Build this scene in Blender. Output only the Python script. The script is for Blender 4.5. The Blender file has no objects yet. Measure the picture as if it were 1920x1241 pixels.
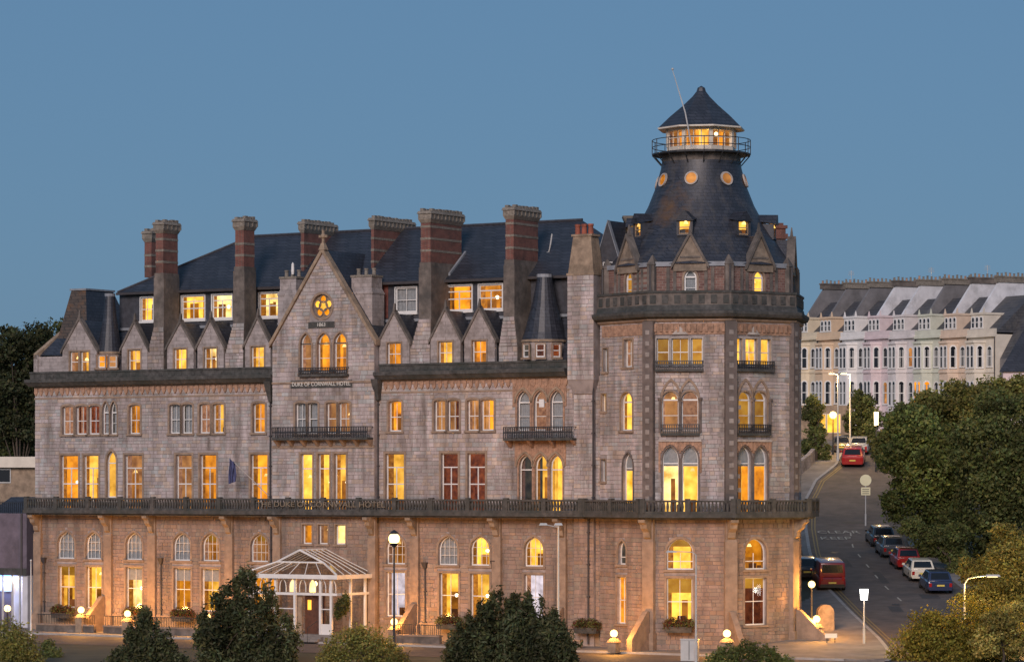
import bpy, bmesh, math, random
import numpy as np
from math import radians as R, sin, cos, pi, sqrt, atan2
random.seed(7); RNG = np.random.default_rng(11)
S = bpy.context.scene
COL = S.collection

# ---------------------------------------------------------------- camera
HC = 11.5                       # eye height above the street in front of the hotel
FP = 6160.0                     # focal length in pixels of the 1920 wide photograph
HY = 900.0                      # row of the eye level
cam = bpy.data.cameras.new('camera'); camo = bpy.data.objects.new('camera', cam); COL.objects.link(camo)
S.camera = camo
cam.sensor_width = 36; cam.lens = FP*36/1920; cam.shift_y = (HY-620.5)/1920
cam.clip_start = 1; cam.clip_end = 6000
camo.location = (0, 0, HC); camo.rotation_euler = (pi/2, 0, 0)

# ---------------------------------------------------------------- sky, sun, exposure
w = bpy.data.worlds.new('World'); S.world = w; w.use_nodes = True
nt = w.node_tree; bg = nt.nodes['Background']
sk = nt.nodes.new('ShaderNodeTexSky'); sk.sky_type = 'NISHITA'; sk.sun_disc = False
SUN_EL, SUN_AZ = 23, 194       # low, behind the camera and to its left
sk.sun_elevation = R(SUN_EL); sk.sun_rotation = R(SUN_AZ); sk.ozone_density = 6.0
mul = nt.nodes.new('ShaderNodeMix'); mul.data_type = 'RGBA'; mul.blend_type = 'MIX'
mul.inputs[0].default_value = 0.72
nt.links.new(sk.outputs[0], mul.inputs[6])
mul.inputs[7].default_value = (1.93, 3.9, 6.45, 1)       # even twilight blue
nt.links.new(mul.outputs[2], bg.inputs[0]); bg.inputs[1].default_value = 0.0605
sun = bpy.data.lights.new('sun', 'SUN'); suno = bpy.data.objects.new('sun', sun); COL.objects.link(suno)
sun.energy = 2.6; sun.angle = R(24); sun.color = (1.0, 0.83, 0.77)
az = R(SUN_AZ); el = R(SUN_EL)
from mathutils import Vector
sd = Vector((sin(az)*cos(el), cos(az)*cos(el), sin(el)))    # direction towards the sun
suno.rotation_euler = sd.to_track_quat('Z', 'Y').to_euler()
suno.location = (-60, 60, 80)
S.view_settings.view_transform = 'Standard'; S.view_settings.look = 'None'
S.view_settings.exposure = 0.0; S.view_settings.gamma = 1.0
S.render.engine = 'CYCLES'

# ---------------------------------------------------------------- materials
MATS = {}
def newmat(name):
    m = bpy.data.materials.new(name); m.use_nodes = True
    MATS[name] = m
    return m, m.node_tree, m.node_tree.nodes['Principled BSDF']
def node(nt, t, **kw):
    n = nt.nodes.new(t)
    for k, v in kw.items(): setattr(n, k, v)
    return n
def coords(nt, scale=(1, 1, 1)):
    g = node(nt, 'ShaderNodeNewGeometry'); mp = node(nt, 'ShaderNodeMapping')
    mp.inputs['Scale'].default_value = scale
    nt.links.new(g.outputs['Position'], mp.inputs['Vector'])
    return mp.outputs['Vector']
def mixc(nt, a, b, fac, blend='MIX'):
    m = node(nt, 'ShaderNodeMix', data_type='RGBA', blend_type=blend)
    for i, x in ((0, fac), (6, a), (7, b)):
        if isinstance(x, (int, float)): m.inputs[i].default_value = x
        elif isinstance(x, tuple): m.inputs[i].default_value = (*x, 1)[:4]
        else: nt.links.new(x, m.inputs[i])
    return m.outputs[2]
def ramp(nt, fac, lo, hi):
    r = node(nt, 'ShaderNodeMapRange'); r.inputs[1].default_value = lo; r.inputs[2].default_value = hi
    nt.links.new(fac, r.inputs[0]); return r.outputs[0]
def noise(nt, vec, scale, detail=4, rough=.6):
    n = node(nt, 'ShaderNodeTexNoise'); n.inputs['Scale'].default_value = scale
    n.inputs['Detail'].default_value = detail; n.inputs['Roughness'].default_value = rough
    nt.links.new(vec, n.inputs['Vector']); return n.outputs[0]
def surf(name, col, rough=.85, var=.35, nscale=1.3, grime=None, gscale=.35, glo=.5, ghi=.75, bump=.25, bscale=14, tint=False, metal=0., spec=None, stretch=(1, 1, 1), streak=None):
    """weathered surface: base colour, finer value noise, stains of another colour, small relief"""
    m, nt, b = newmat(name)
    v = coords(nt, stretch)
    n1 = noise(nt, v, nscale, 6)
    lo = tuple(c*(1-var) for c in col); hi = tuple(min(1, c*(1+var)) for c in col)
    c = mixc(nt, lo, hi, ramp(nt, n1, .3, .7))
    if tint:
        a = node(nt, 'ShaderNodeAttribute', attribute_name='tint')
        c = mixc(nt, c, a.outputs['Color'], 1.0, 'MULTIPLY')
    if grime:
        n2 = noise(nt, v, gscale, 7, .68)
        c = mixc(nt, c, grime, ramp(nt, n2, glo, ghi))
    if streak:        # soot washed down the wall by rain
        ns = noise(nt, coords(nt, (1, 1, .09)), 1.5, 6, .65); np_ = noise(nt, coords(nt), .22, 3)
        ml = node(nt, 'ShaderNodeMath', operation='MULTIPLY'); nt.links.new(ramp(nt, ns, .42, .72), ml.inputs[0]); nt.links.new(ramp(nt, np_, .30, .58), ml.inputs[1])
        c = mixc(nt, c, streak, ml.outputs[0])
    nt.links.new(c, b.inputs['Base Color'])
    b.inputs['Roughness'].default_value = rough; b.inputs['Metallic'].default_value = metal
    if spec is not None: b.inputs['Specular IOR Level'].default_value = spec
    if bump:
        n3 = noise(nt, v, bscale, 3)
        bp = node(nt, 'ShaderNodeBump'); bp.inputs['Strength'].default_value = bump; bp.inputs['Distance'].default_value = .03
        nt.links.new(n3, bp.inputs['Height']); nt.links.new(bp.outputs[0], b.inputs['Normal'])
    return m
def bricky(name, c1, c2, mortar, bw, bh, rough=.9, grime=None, msize=.012, gscale=.6):
    """coursed masonry too small to build singly: brick texture laid on the wall's own run and height"""
    m, nt, b = newmat(name)
    g = node(nt, 'ShaderNodeNewGeometry')
    sp = node(nt, 'ShaderNodeSeparateXYZ'); nt.links.new(g.outputs['Position'], sp.inputs[0])
    ad = node(nt, 'ShaderNodeMath', operation='ADD')
    m1 = node(nt, 'ShaderNodeMath', operation='MULTIPLY'); m1.inputs[1].default_value = .84
    m2 = node(nt, 'ShaderNodeMath', operation='MULTIPLY'); m2.inputs[1].default_value = .6
    nt.links.new(sp.outputs[0], m1.inputs[0]); nt.links.new(sp.outputs[1], m2.inputs[0])
    nt.links.new(m1.outputs[0], ad.inputs[0]); nt.links.new(m2.outputs[0], ad.inputs[1])
    cb = node(nt, 'ShaderNodeCombineXYZ'); nt.links.new(ad.outputs[0], cb.inputs[0]); nt.links.new(sp.outputs[2], cb.inputs[1])
    t = node(nt, 'ShaderNodeTexBrick'); nt.links.new(cb.outputs[0], t.inputs['Vector'])
    t.inputs['Color1'].default_value = (*c1, 1); t.inputs['Color2'].default_value = (*c2, 1); t.inputs['Mortar'].default_value = (*mortar, 1)
    t.inputs['Scale'].default_value = 1; t.inputs['Brick Width'].default_value = bw; t.inputs['Row Height'].default_value = bh
    t.inputs['Mortar Size'].default_value = msize; t.inputs['Bias'].default_value = 0
    v = coords(nt)
    c = mixc(nt, t.outputs[0], (.5, .5, .5), ramp(nt, noise(nt, v, 2.2, 5), .45, .85), 'MULTIPLY')
    if grime: c = mixc(nt, c, grime, ramp(nt, noise(nt, v, gscale, 6, .7), .5, .72))
    nt.links.new(c, b.inputs['Base Color']); b.inputs['Roughness'].default_value = rough
    bp = node(nt, 'ShaderNodeBump'); bp.inputs['Strength'].default_value = .4; bp.inputs['Distance'].default_value = .02
    nt.links.new(noise(nt, v, 9, 3), bp.inputs['Height']); nt.links.new(bp.outputs[0], b.inputs['Normal'])
    return m
surf("stone", (.398, .364, .348), var=.26, nscale=.9, tint=True, grime=(.15, .118, .10), gscale=.42, glo=.46, ghi=.84, stretch=(1, 1, .5), streak=(.11, .085, .07))
surf('mortar', (.29, .25, .24), var=.3, grime=(.10, .085, .08))
surf('dressing', (.265, .19, .138), var=.25, nscale=2, grime=(.15, .115, .09), gscale=.6)
surf('dressing_pale', (.40, .355, .32), var=.22, nscale=2, grime=(.2, .17, .15), gscale=.6)
surf('terracotta', (.33, .20, .135), var=.35, nscale=4, grime=(.13, .08, .055), gscale=1.1, bump=.6)
surf('shaft', (.135, .108, .097), var=.35, nscale=2, grime=(.07, .058, .05), gscale=.5)
surf('sooty', (.066, .062, .058), var=.6, nscale=2.5, grime=(.035, .04, .036), gscale=.6, glo=.4, ghi=.7)
surf('sooty_stone', (.15, .125, .108), var=.5, nscale=1.6, grime=(.06, .055, .05), gscale=.5, glo=.4, ghi=.72)
surf('ochre_stone', (.27, .20, .14), var=.3, nscale=2, grime=(.11, .08, .055), gscale=.7)
surf('gablet_stone', (.21, .165, .125), var=.35, nscale=2.2, grime=(.085, .068, .055), gscale=.8)
surf('pale_worn', (.26, .228, .21), var=.3, nscale=2, grime=(.15, .125, .11), gscale=.9)
surf('flaunching', (.2, .175, .145), var=.45, nscale=6, grime=(.08, .07, .055), gscale=1.5)
surf('lead', (.21, .225, .25), rough=.6, var=.25)
surf('white_paint', (.66, .65, .63), rough=.5, var=.1, bump=0)
surf('cream_paint', (.60, .54, .45), rough=.55, var=.12, bump=0)
surf('iron', (.022, .023, .026), rough=.5, var=.3, bump=0)
surf('pipe', (.045, .04, .042), rough=.55, var=.3, bump=0)
surf('slate_wall', (.042, .043, .052), rough=.6, var=.35, nscale=3)
surf('red_tile', (.14, .045, .035), var=.3, nscale=4)
surf('pot', (.30, .085, .05), var=.35, nscale=4, grime=(.08, .04, .03), gscale=1.2)
surf('pole_grey', (.42, .42, .41), rough=.45, var=.12, bump=0)
surf('pole_blue', (.12, .14, .19), rough=.45, var=.12, bump=0)
surf('purple_wall', (.13, .105, .13), var=.25, grime=(.08, .065, .075))
surf('render_white', (.55, .54, .57), rough=.7, var=.12)
surf('asphalt', (.105, .084, .072), rough=.8, var=.3, nscale=.8, grime=(.04, .04, .042), gscale=.15, bscale=40)
surf('paving', (.20, .18, .165), rough=.85, var=.25, nscale=.7, grime=(.11, .1, .09), gscale=.25)
surf('kerb', (.30, .29, .28), var=.2)
surf('ground', (.055, .06, .035), var=.4, nscale=.4, grime=(.08, .07, .05), gscale=.1)
surf('road_paint', (.40, .37, .31), rough=.7, var=.2, nscale=6)
surf('yellow_paint', (.24, .17, .06), rough=.7, var=.2, nscale=6)
surf('bark', (.07, .052, .038), var=.4, nscale=5)
surf('wood_door', (.10, .04, .022), rough=.5, var=.3, nscale=3)
surf('tyre', (.014, .014, .014), rough=.8, var=.2, bump=0)
surf('rim', (.32, .32, .33), rough=.35, var=.1, metal=.8, bump=0)
surf('trim_black', (.012, .012, .013), rough=.5, var=.1, bump=0)
surf('soil', (.04, .03, .022), var=.4)
surf('sign_back', (.75, .70, .45), rough=.5, var=.06, bump=0)
surf('letter_white', (.62, .60, .55), rough=.6, var=.1, bump=0)
surf('letter_gold', (.19, .155, .11), rough=.5, var=.2, bump=0)
surf('cloth_flag', (.06, .07, .16), rough=.9, var=.3, bump=0)
bricky('brick', (.205, .062, .045), (.15, .045, .036), (.16, .12, .10), .23, .078, grime=(.06, .035, .03))
bricky('tower_brick', (.22, .12, .095), (.13, .06, .052), (.25, .21, .18), .33, .17, grime=(.09, .065, .055))
bricky('slate', (.028, .031, .043), (.040, .044, .058), (.016, .017, .022), .42, .24, rough=.48, grime=(.020, .022, .028), msize=.02)
bricky('slate_brown', (.085, .06, .045), (.06, .045, .035), (.03, .025, .02), .42, .24, rough=.6, grime=(.16, .07, .02), msize=.02)
bricky('coursed', (.38, .332, .32), (.30, .262, .252), (.22, .19, .18), .62, .27, grime=(.14, .115, .10))
bricky('old_slate', (.075, .078, .088), (.055, .058, .068), (.03, .03, .036), .5, .3, rough=.6, grime=(.10, .095, .09), msize=.02)
def slate_lichen():
    # slates with the orange lichen bloom on the west side of the great roof
    m = MATS['slate'].copy(); m.name = 'slate_lichen'; MATS['slate_lichen'] = m
    nt = m.node_tree; b = nt.nodes['Principled BSDF']
    src = b.inputs['Base Color'].links[0].from_socket
    g = node(nt, 'ShaderNodeNewGeometry')
    d = node(nt, 'ShaderNodeVectorMath', operation='DISTANCE'); nt.links.new(g.outputs['Position'], d.inputs[0])
    d.inputs[1].default_value = (10.4, 222.6, HC+18.6)
    v = coords(nt)
    n = noise(nt, v, .9, 6, .7)
    s = node(nt, 'ShaderNodeMath', operation='MULTIPLY_ADD'); nt.links.new(n, s.inputs[0]); s.inputs[1].default_value = 4.5
    neg = node(nt, 'ShaderNodeMath', operation='MULTIPLY'); neg.inputs[1].default_value = -1
    nt.links.new(d.outputs['Value'], neg.inputs[0]); nt.links.new(neg.outputs[0], s.inputs[2])
    f0 = ramp(nt, s.outputs[0], .5, 2.2); fm = node(nt, 'ShaderNodeMath', operation='MULTIPLY'); fm.inputs[1].default_value = .75; nt.links.new(f0, fm.inputs[0]); f = fm.outputs[0]
    col = mixc(nt, src, (.13, .066, .02), f)
    streak = ramp(nt, noise(nt, coords(nt, (1, 1, .12)), 1.6, 4), .5, .75)
    st2 = node(nt, 'ShaderNodeMath', operation='MULTIPLY'); st2.inputs[1].default_value = .5; nt.links.new(streak, st2.inputs[0])
    col = mixc(nt, col, (.10, .085, .07), st2.outputs[0])
    nt.links.new(col, b.inputs['Base Color'])
slate_lichen()
def leafmat(name, col, trans=.35):
    m, nt, b = newmat(name)
    a = node(nt, 'ShaderNodeAttribute', attribute_name='tint')
    c = mixc(nt, col, a.outputs['Color'], 1.0, 'MULTIPLY')
    nt.links.new(c, b.inputs['Base Color']); b.inputs['Roughness'].default_value = .75
    b.inputs['Specular IOR Level'].default_value = .2
    tr = node(nt, 'ShaderNodeBsdfTranslucent'); nt.links.new(c, tr.inputs[0])
    mx = node(nt, 'ShaderNodeMixShader'); mx.inputs[0].default_value = trans
    nt.links.new(b.outputs[0], mx.inputs[1]); nt.links.new(tr.outputs[0], mx.inputs[2])
    nt.links.new(mx.outputs[0], nt.nodes['Material Output'].inputs[0])
leafmat('leaf_dark', (.105, .122, .043)); leafmat('leaf_olive', (.155, .15, .045)); leafmat('leaf_mid', (.128, .152, .048))
leafmat('leaf_lit_gold', (.18, .155, .03)); leafmat('leaf_conifer', (.07, .078, .038)); leafmat('leaf_far', (.05, .058, .028))  # gold shrub leaves: the lamplight's tint is put into their colour
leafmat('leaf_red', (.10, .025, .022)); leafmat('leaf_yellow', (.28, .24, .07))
def glass(name, tint=(.9, .92, .95)):
    m, nt, b = newmat(name)
    nt.nodes.remove(b)
    tr = node(nt, 'ShaderNodeBsdfTransparent'); tr.inputs[0].default_value = (*tint, 1)
    gl = node(nt, 'ShaderNodeBsdfGlossy'); gl.inputs['Roughness'].default_value = .06
    # mirror strength rises towards grazing view, the same from either side of the pane
    g = node(nt, 'ShaderNodeNewGeometry'); dt = node(nt, 'ShaderNodeVectorMath', operation='DOT_PRODUCT')
    nt.links.new(g.outputs['Normal'], dt.inputs[0]); nt.links.new(g.outputs['Incoming'], dt.inputs[1])
    ab = node(nt, 'ShaderNodeMath', operation='ABSOLUTE'); nt.links.new(dt.outputs['Value'], ab.inputs[0])
    om = node(nt, 'ShaderNodeMath', operation='SUBTRACT'); om.inputs[0].default_value = 1; nt.links.new(ab.outputs[0], om.inputs[1])
    pw = node(nt, 'ShaderNodeMath', operation='POWER'); pw.inputs[1].default_value = 5; nt.links.new(om.outputs[0], pw.inputs[0])
    fr = node(nt, 'ShaderNodeMath', operation='MULTIPLY_ADD'); nt.links.new(pw.outputs[0], fr.inputs[0]); fr.inputs[1].default_value = .92; fr.inputs[2].default_value = .05
    mx = node(nt, 'ShaderNodeMixShader')
    nt.links.new(fr.outputs[0], mx.inputs[0]); nt.links.new(tr.outputs[0], mx.inputs[1]); nt.links.new(gl.outputs[0], mx.inputs[2])
    nt.links.new(mx.outputs[0], nt.nodes['Material Output'].inputs[0])
glass('glass'); glass('roof_glass', (.75, .72, .68))
def gloss(name, col, rough=.25, coat=.6, metal=0.):
    m, nt, b = newmat(name)
    v = coords(nt)
    nt.links.new(mixc(nt, tuple(c*.85 for c in col), tuple(min(1, c*1.1) for c in col), noise(nt, v, 3)), b.inputs['Base Color'])
    b.inputs['Roughness'].default_value = rough; b.inputs['Coat Weight'].default_value = coat; b.inputs['Metallic'].default_value = metal
gloss('dark_glass', (.012, .014, .018), .08, 0.)
def emit(name, col, strength=1., hot=None, var=.45, scale=1.5, sample=False):
    """lit interior seen through a window: light of uneven strength, warmer and cooler parts"""
    m, nt, b = newmat(name)
    nt.nodes.remove(b)
    oi = node(nt, 'ShaderNodeObjectInfo')
    g = node(nt, 'ShaderNodeNewGeometry')
    off = node(nt, 'ShaderNodeVectorMath', operation='MULTIPLY_ADD')
    cb = node(nt, 'ShaderNodeCombineXYZ')
    for i in range(3): nt.links.new(oi.outputs['Random'], cb.inputs[i])
    nt.links.new(cb.outputs[0], off.inputs[0]); off.inputs[1].default_value = (37, 91, 53); nt.links.new(g.outputs['Position'], off.inputs[2])
    n = noise(nt, off.outputs[0], scale, 3, .5)
    f = ramp(nt, n, .3, .72)
    c = mixc(nt, tuple(x*(1-var) for x in col), hot or tuple(x*(1+var*.5) for x in col), f)
    e = node(nt, 'ShaderNodeEmission'); nt.links.new(c, e.inputs[0])
    k = node(nt, 'ShaderNodeMath', operation='MULTIPLY_ADD'); nt.links.new(oi.outputs['Random'], k.inputs[0])
    k.inputs[1].default_value = .75*strength; k.inputs[2].default_value = .68*strength
    nt.links.new(k.outputs[0], e.inputs[1]); nt.links.new(e.outputs[0], nt.nodes['Material Output'].inputs[0])
    m.cycles.emission_sampling = 'AUTO' if sample else 'NONE'
emit('room_yellow', (1.4, .60, .03), 1.0, hot=(2.1, 1.05, .15), var=.35, scale=1.2)
emit('room_orange', (.80, .22, .006), 1.0, hot=(1.5, .52, .025), var=.35, scale=1.2)
emit('room_pink', (.50, .19, .06), .9, hot=(.85, .36, .10), scale=1.2)
emit('room_white', (1.6, .82, .14), 1.1, hot=(2.6, 1.7, .6), scale=1.2)
emit('room_red', (.11, .022, .010), 1., hot=(.26, .06, .018), scale=2.5)
emit('room_dim', (.035, .03, .028), 1., hot=(.10, .075, .05))
emit('room_cold', (.62, .50, .52), 1., hot=(.95, .80, .85))
emit('curtain_lit', (.42, .12, .012), .9, hot=(.66, .24, .03), scale=4)
emit('curtain_rose', (.40, .16, .085), .9, hot=(.52, .24, .12), scale=4)
emit('blind_lit', (.50, .19, .012), .9, hot=(.62, .30, .035), var=.2)
emit('lamp_spot', (5.5, 4.2, 2.4), 1.)
emit('wardrobe', (.34, .10, .008), 1., hot=(.5, .17, .015))
emit('furniture', (.10, .03, .01), 1., hot=(.22, .07, .02))
surf('net_curtain', (.30, .30, .29), rough=.9, var=.18, nscale=5, bump=0)
surf('curtain_dim', (.17, .10, .075), rough=.9, var=.3, nscale=5, bump=0)
def globemat(name, col, st):     # opal glass: glows, and lets the lamp inside shine through
    m, nt, b = newmat(name); nt.nodes.remove(b)
    e = node(nt, 'ShaderNodeEmission'); e.inputs[0].default_value = (*col, 1); e.inputs[1].default_value = st
    t = node(nt, 'ShaderNodeBsdfTransparent'); x = node(nt, 'ShaderNodeMixShader'); x.inputs[0].default_value = .3
    nt.links.new(t.outputs[0], x.inputs[1]); nt.links.new(e.outputs[0], x.inputs[2])
    nt.links.new(x.outputs[0], nt.nodes['Material Output'].inputs[0]); m.cycles.emission_sampling = 'NONE'
def lampmat(name, col, st):
    m, nt, b = newmat(name); nt.nodes.remove(b)
    e = node(nt, 'ShaderNodeEmission'); e.inputs[0].default_value = (*col, 1); e.inputs[1].default_value = st
    nt.links.new(e.outputs[0], nt.nodes['Material Output'].inputs[0])
globemat('lamp_orange', (1, .66, .22), 9); surf('asphalt_dark', (.05, .045, .043), rough=.75, var=.3, nscale=1.5)
lampmat('lamp_white', (1, .97, .9), 8); lampmat('lamp_blue', (.12, .3, 1), 6)
lampmat('lamp_soft', (1, .75, .35), 5); lampmat('tail', (1, .05, .03), .35)
surf('lens_red', (.30, .012, .012), rough=.2, var=.1, bump=0); surf('lens_clear', (.55, .55, .55), rough=.15, var=.05, bump=0)
surf('plate', (.62, .50, .10), rough=.5, var=.05, bump=0)

# ---------------------------------------------------------------- frames and mesh builder
class Fr:
    """a wall's own axes: u along the wall to the right, v into the building, z up"""
    def __init__(s, ox, oy, deg):
        a = R(deg); s.ox, s.oy, s.a = ox, oy, a
        s.U = (cos(a), sin(a)); s.V = (-sin(a), cos(a))
    def P(s, u, v, z): return (s.ox+u*s.U[0]+v*s.V[0], s.oy+u*s.U[1]+v*s.V[1], z)
    def u(s, px, v=0.):
        k = (px-960)/FP; ax = s.ox+v*s.V[0]; ay = s.oy+v*s.V[1]
        return (k*ay-ax)/(s.U[0]-k*s.U[1])
    def z(s, px, py, v=0.):
        y = s.P(s.u(px, v), v, 0)[1]
        return HC+(HY-py)*y/FP
WORLD = Fr(0, 0, 0)
ROOTLOC = {}
def wloc(o):
    x = Vector((0, 0, 0))
    while o is not None: x += o.location; o = o.parent
    return x
class MB:
    def __init__(s): s.v = []; s.f = []; s.t = []; s.ct = None
    def poly(s, pts, tint=None):
        n = len(s.v); s.v.extend(pts); s.f.append(tuple(range(n, n+len(pts)))); s.t.append(tint or s.ct or (1, 1, 1))
    def quadgrid(s, rows):      # rows of equal length point lists
        n = len(s.v); m = len(rows[0])
        for r in rows: s.v.extend(r)
        for i in range(len(rows)-1):
            for j in range(m-1):
                a = n+i*m+j; s.f.append((a, a+1, a+m+1, a+m)); s.t.append(s.ct or (1, 1, 1))
    def hull8(s, p):            # p: 4 bottom, 4 top
        n = len(s.v); s.v.extend(p)
        for f in ((3, 2, 1, 0), (4, 5, 6, 7), (0, 1, 5, 4), (1, 2, 6, 5), (2, 3, 7, 6), (3, 0, 4, 7)):
            s.f.append(tuple(n+i for i in f)); s.t.append(s.ct or (1, 1, 1))
    def box(s, fr, u0, u1, v0, v1, z0, z1):
        P = fr.P
        s.hull8([P(u0, v0, z0), P(u1, v0, z0), P(u1, v1, z0), P(u0, v1, z0), P(u0, v0, z1), P(u1, v0, z1), P(u1, v1, z1), P(u0, v1, z1)])
    def frus(s, fr, b, z0, t, z1):   # b,t = (u0,u1,v0,v1)
        P = fr.P
        s.hull8([P(b[0], b[2], z0), P(b[1], b[2], z0), P(b[1], b[3], z0), P(b[0], b[3], z0), P(t[0], t[2], z1), P(t[1], t[2], z1), P(t[1], t[3], z1), P(t[0], t[3], z1)])
    def prism(s, fr, uz, v0, v1):    # outline in (u,z) pushed from v0 to v1
        a = [fr.P(u, v0, z) for u, z in uz]; b = [fr.P(u, v1, z) for u, z in uz]
        s.poly(a); s.poly(b[::-1])
        n = len(uz)
        for i in range(n):
            j = (i+1) % n; s.poly([a[j], a[i], b[i], b[j]])
    def band(s, fr, outer, inner, v0, v1):  # strip between two equal point lists (u,z), open, with thickness
        for i in range(len(outer)-1):
            o0, o1, i0, i1 = outer[i], outer[i+1], inner[i], inner[i+1]
            A = [fr.P(*q[:1], v0, q[1]) for q in (o0, o1, i1, i0)]; B = [fr.P(q[0], v1, q[1]) for q in (o0, o1, i1, i0)]
            s.poly(A); s.poly([A[1], A[0], B[0], B[1]]); s.poly([A[3], A[2], B[2], B[3]])
    def tube(s, pts, r, n=8, cap=True):
        pts = [Vector(p) for p in pts]; rings = []
        rr = r if isinstance(r, (list, tuple)) else [r]*len(pts)
        for i, p in enumerate(pts):
            d = (pts[min(i+1, len(pts)-1)]-pts[max(i-1, 0)]).normalized()
            x = d.cross(Vector((0, 0, 1)))
            if x.length < 1e-3: x = Vector((1, 0, 0))
            x.normalize(); y = d.cross(x)
            rings.append([tuple(p+x*(rr[i]*cos(2*pi*k/n))+y*(rr[i]*sin(2*pi*k/n))) for k in range(n)]+[])
        for i in range(len(rings)-1):
            for k in range(n):
                j = (k+1) % n; s.poly([rings[i][k], rings[i][j], rings[i+1][j], rings[i+1][k]])
        if cap: s.poly(rings[0]); s.poly(rings[-1][::-1])
    def lathe(s, cx, cy, prof, n=8, a0=0., cap=True):   # prof (radius,z); a0 degrees of first vertex, measured from the camera side to the right
        rings = []
        for r, z in prof:
            rings.append([(cx+r*sin(R(a0)+2*pi*k/n), cy-r*cos(R(a0)+2*pi*k/n), z) for k in range(n)])
        for i in range(len(rings)-1):
            for k in range(n):
                j = (k+1) % n; s.poly([rings[i][k], rings[i][j], rings[i+1][j], rings[i+1][k]])
        if cap: s.poly(rings[0][::-1]); s.poly(rings[-1])
    def ball(s, c, r, n=10, m=6):
        rows = []
        for i in range(m+1):
            t = pi*i/m
            rows.append([(c[0]+r*sin(t)*cos(2*pi*k/n), c[1]+r*sin(t)*sin(2*pi*k/n), c[2]+r*cos(t)) for k in range(n+1)])
        s.quadgrid(rows)
    def build(s, name, mat, parent=None, smooth=False, kind=None, merge=False):
        a = np.array(s.v, dtype=np.float64)
        lo, hi = a.min(0), a.max(0)
        org = Vector(((lo[0]+hi[0])/2, (lo[1]+hi[1])/2, lo[2]))
        a = a-np.array(org)
        me = bpy.data.meshes.new(name); me.from_pydata(a.tolist(), [], s.f)
        if any(t != (1, 1, 1) for t in s.t):
            at = me.attributes.new('tint', 'FLOAT_COLOR', 'FACE')
            at.data.foreach_set('color', np.array([(*t, 1) for t in s.t], dtype=np.float32).ravel())
        elif MATS[mat].name == 'stone' or mat.startswith('leaf'):
            at = me.attributes.new('tint', 'FLOAT_COLOR', 'FACE')
            at.data.foreach_set('color', np.ones(len(s.f)*4, dtype=np.float32))
        me.materials.append(MATS[mat])
        if merge:
            bm = bmesh.new(); bm.from_mesh(me); bmesh.ops.remove_doubles(bm, verts=bm.verts, dist=1e-4)
            bmesh.ops.recalc_face_normals(bm, faces=bm.faces); bm.to_mesh(me); bm.free()
        if smooth: me.shade_smooth()
        o = bpy.data.objects.new(name, me); COL.objects.link(o)
        if parent is not None:
            o.parent = parent; o.location = org-wloc(parent)
        else: o.location = org
        if kind: o['kind'] = kind
        return o
def empty(name, loc, label=None, cat=None, group=None, rz=0.):
    o = bpy.data.objects.new(name, None); COL.objects.link(o); o.location = loc; o.rotation_euler = (0, 0, rz)
    o.empty_display_size = .3
    tag(o, label, cat, group); return o
def tag(o, label=None, cat=None, group=None, kind=None):
    for k, v in (('label', label), ('category', cat), ('group', group), ('kind', kind)):
        if v: o[k] = v
    return o
def point(name, loc, power, col, parent, rad=.15):
    l = bpy.data.lights.new(name, 'POINT'); l.energy = power; l.color = col; l.shadow_soft_size = rad
    o = bpy.data.objects.new(name, l); COL.objects.link(o); o.location = Vector(loc)-(wloc(parent) if parent else Vector((0, 0, 0))); o.parent = parent
    return o
def text(name, s, size, fr, u, v, z, mat, parent, align='CENTER', depth=.02, flat=None, stretch=1.):
    cu = bpy.data.curves.new(name, 'FONT'); cu.body = s; cu.size = size; cu.align_x = align; cu.align_y = 'CENTER'; cu.extrude = depth
    to = bpy.data.objects.new(name, cu); COL.objects.link(to)
    dg = bpy.context.evaluated_depsgraph_get(); me = bpy.data.meshes.new_from_object(to.evaluated_get(dg))
    bpy.data.objects.remove(to); bpy.data.curves.remove(cu)
    o = bpy.data.objects.new(name, me); COL.objects.link(o); me.materials.clear(); me.materials.append(MATS[mat])
    p = Vector(fr.P(u, v, z)) if flat is None else Vector(flat)
    if parent is not None: o.parent = parent; o.location = p-wloc(parent)
    else: o.location = p
    o.rotation_euler = (pi/2 if flat is None else 0, 0, fr.a); o.scale = (1, stretch, 1)
    return o

# ================================================================ TERRAIN, ROADS
def lerp_tab(tab, y):
    if y <= tab[0][0]: return tab[0][1]
    for (a, p), (b, q) in zip(tab, tab[1:]):
        if y <= b:
            t = (y-a)/(b-a); return p+(q-p)*t
    return tab[-1][1]
def sm(a, b, x):
    t = min(1, max(0, (x-a)/(b-a))); return t*t*(3-2*t)
HILL = [(0, 0), (212, 0), (222, .7), (235, 1.9), (250, 3.35), (275, 5.9), (290, 7.9), (303, 10.3), (315, 12.9), (330, 14.9), (350, 16.6), (400, 18.5), (700, 20), (2000, 20)]
def hill(x, y):
    b = sm(10, 21, x)
    return lerp_tab(HILL, y)*b + (1-b)*lerp_tab([(0, 0), (268, 0), (330, 9), (420, 14), (2000, 15)], y)
KERB_L = [(195, 21), (205, 23.4), (210, 24.3), (216, 24.8), (222, 24.9), (235, 24.4), (252, 23.9), (270, 24.6), (285, 25.6), (300, 27.0), (308, 28.6), (315, 31.2), (330, 33.5), (360, 37), (420, 42)]
KERB_R = [(180, 38), (230, 34.6), (250, 34.0), (275, 33.2), (284, 34), (292, 40), (300, 46), (308, 44), (315, 39), (330, 39), (360, 43), (420, 49)]
def kl(y): return lerp_tab(KERB_L, y)
def kr(y): return lerp_tab(KERB_R, y)
xs = sorted(set([-900, -600, -400, -250, -160, -110, -80] + [x*2.0 for x in range(-30, 46)] + [110, 140, 190, 260, 400, 600, 900]))
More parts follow.
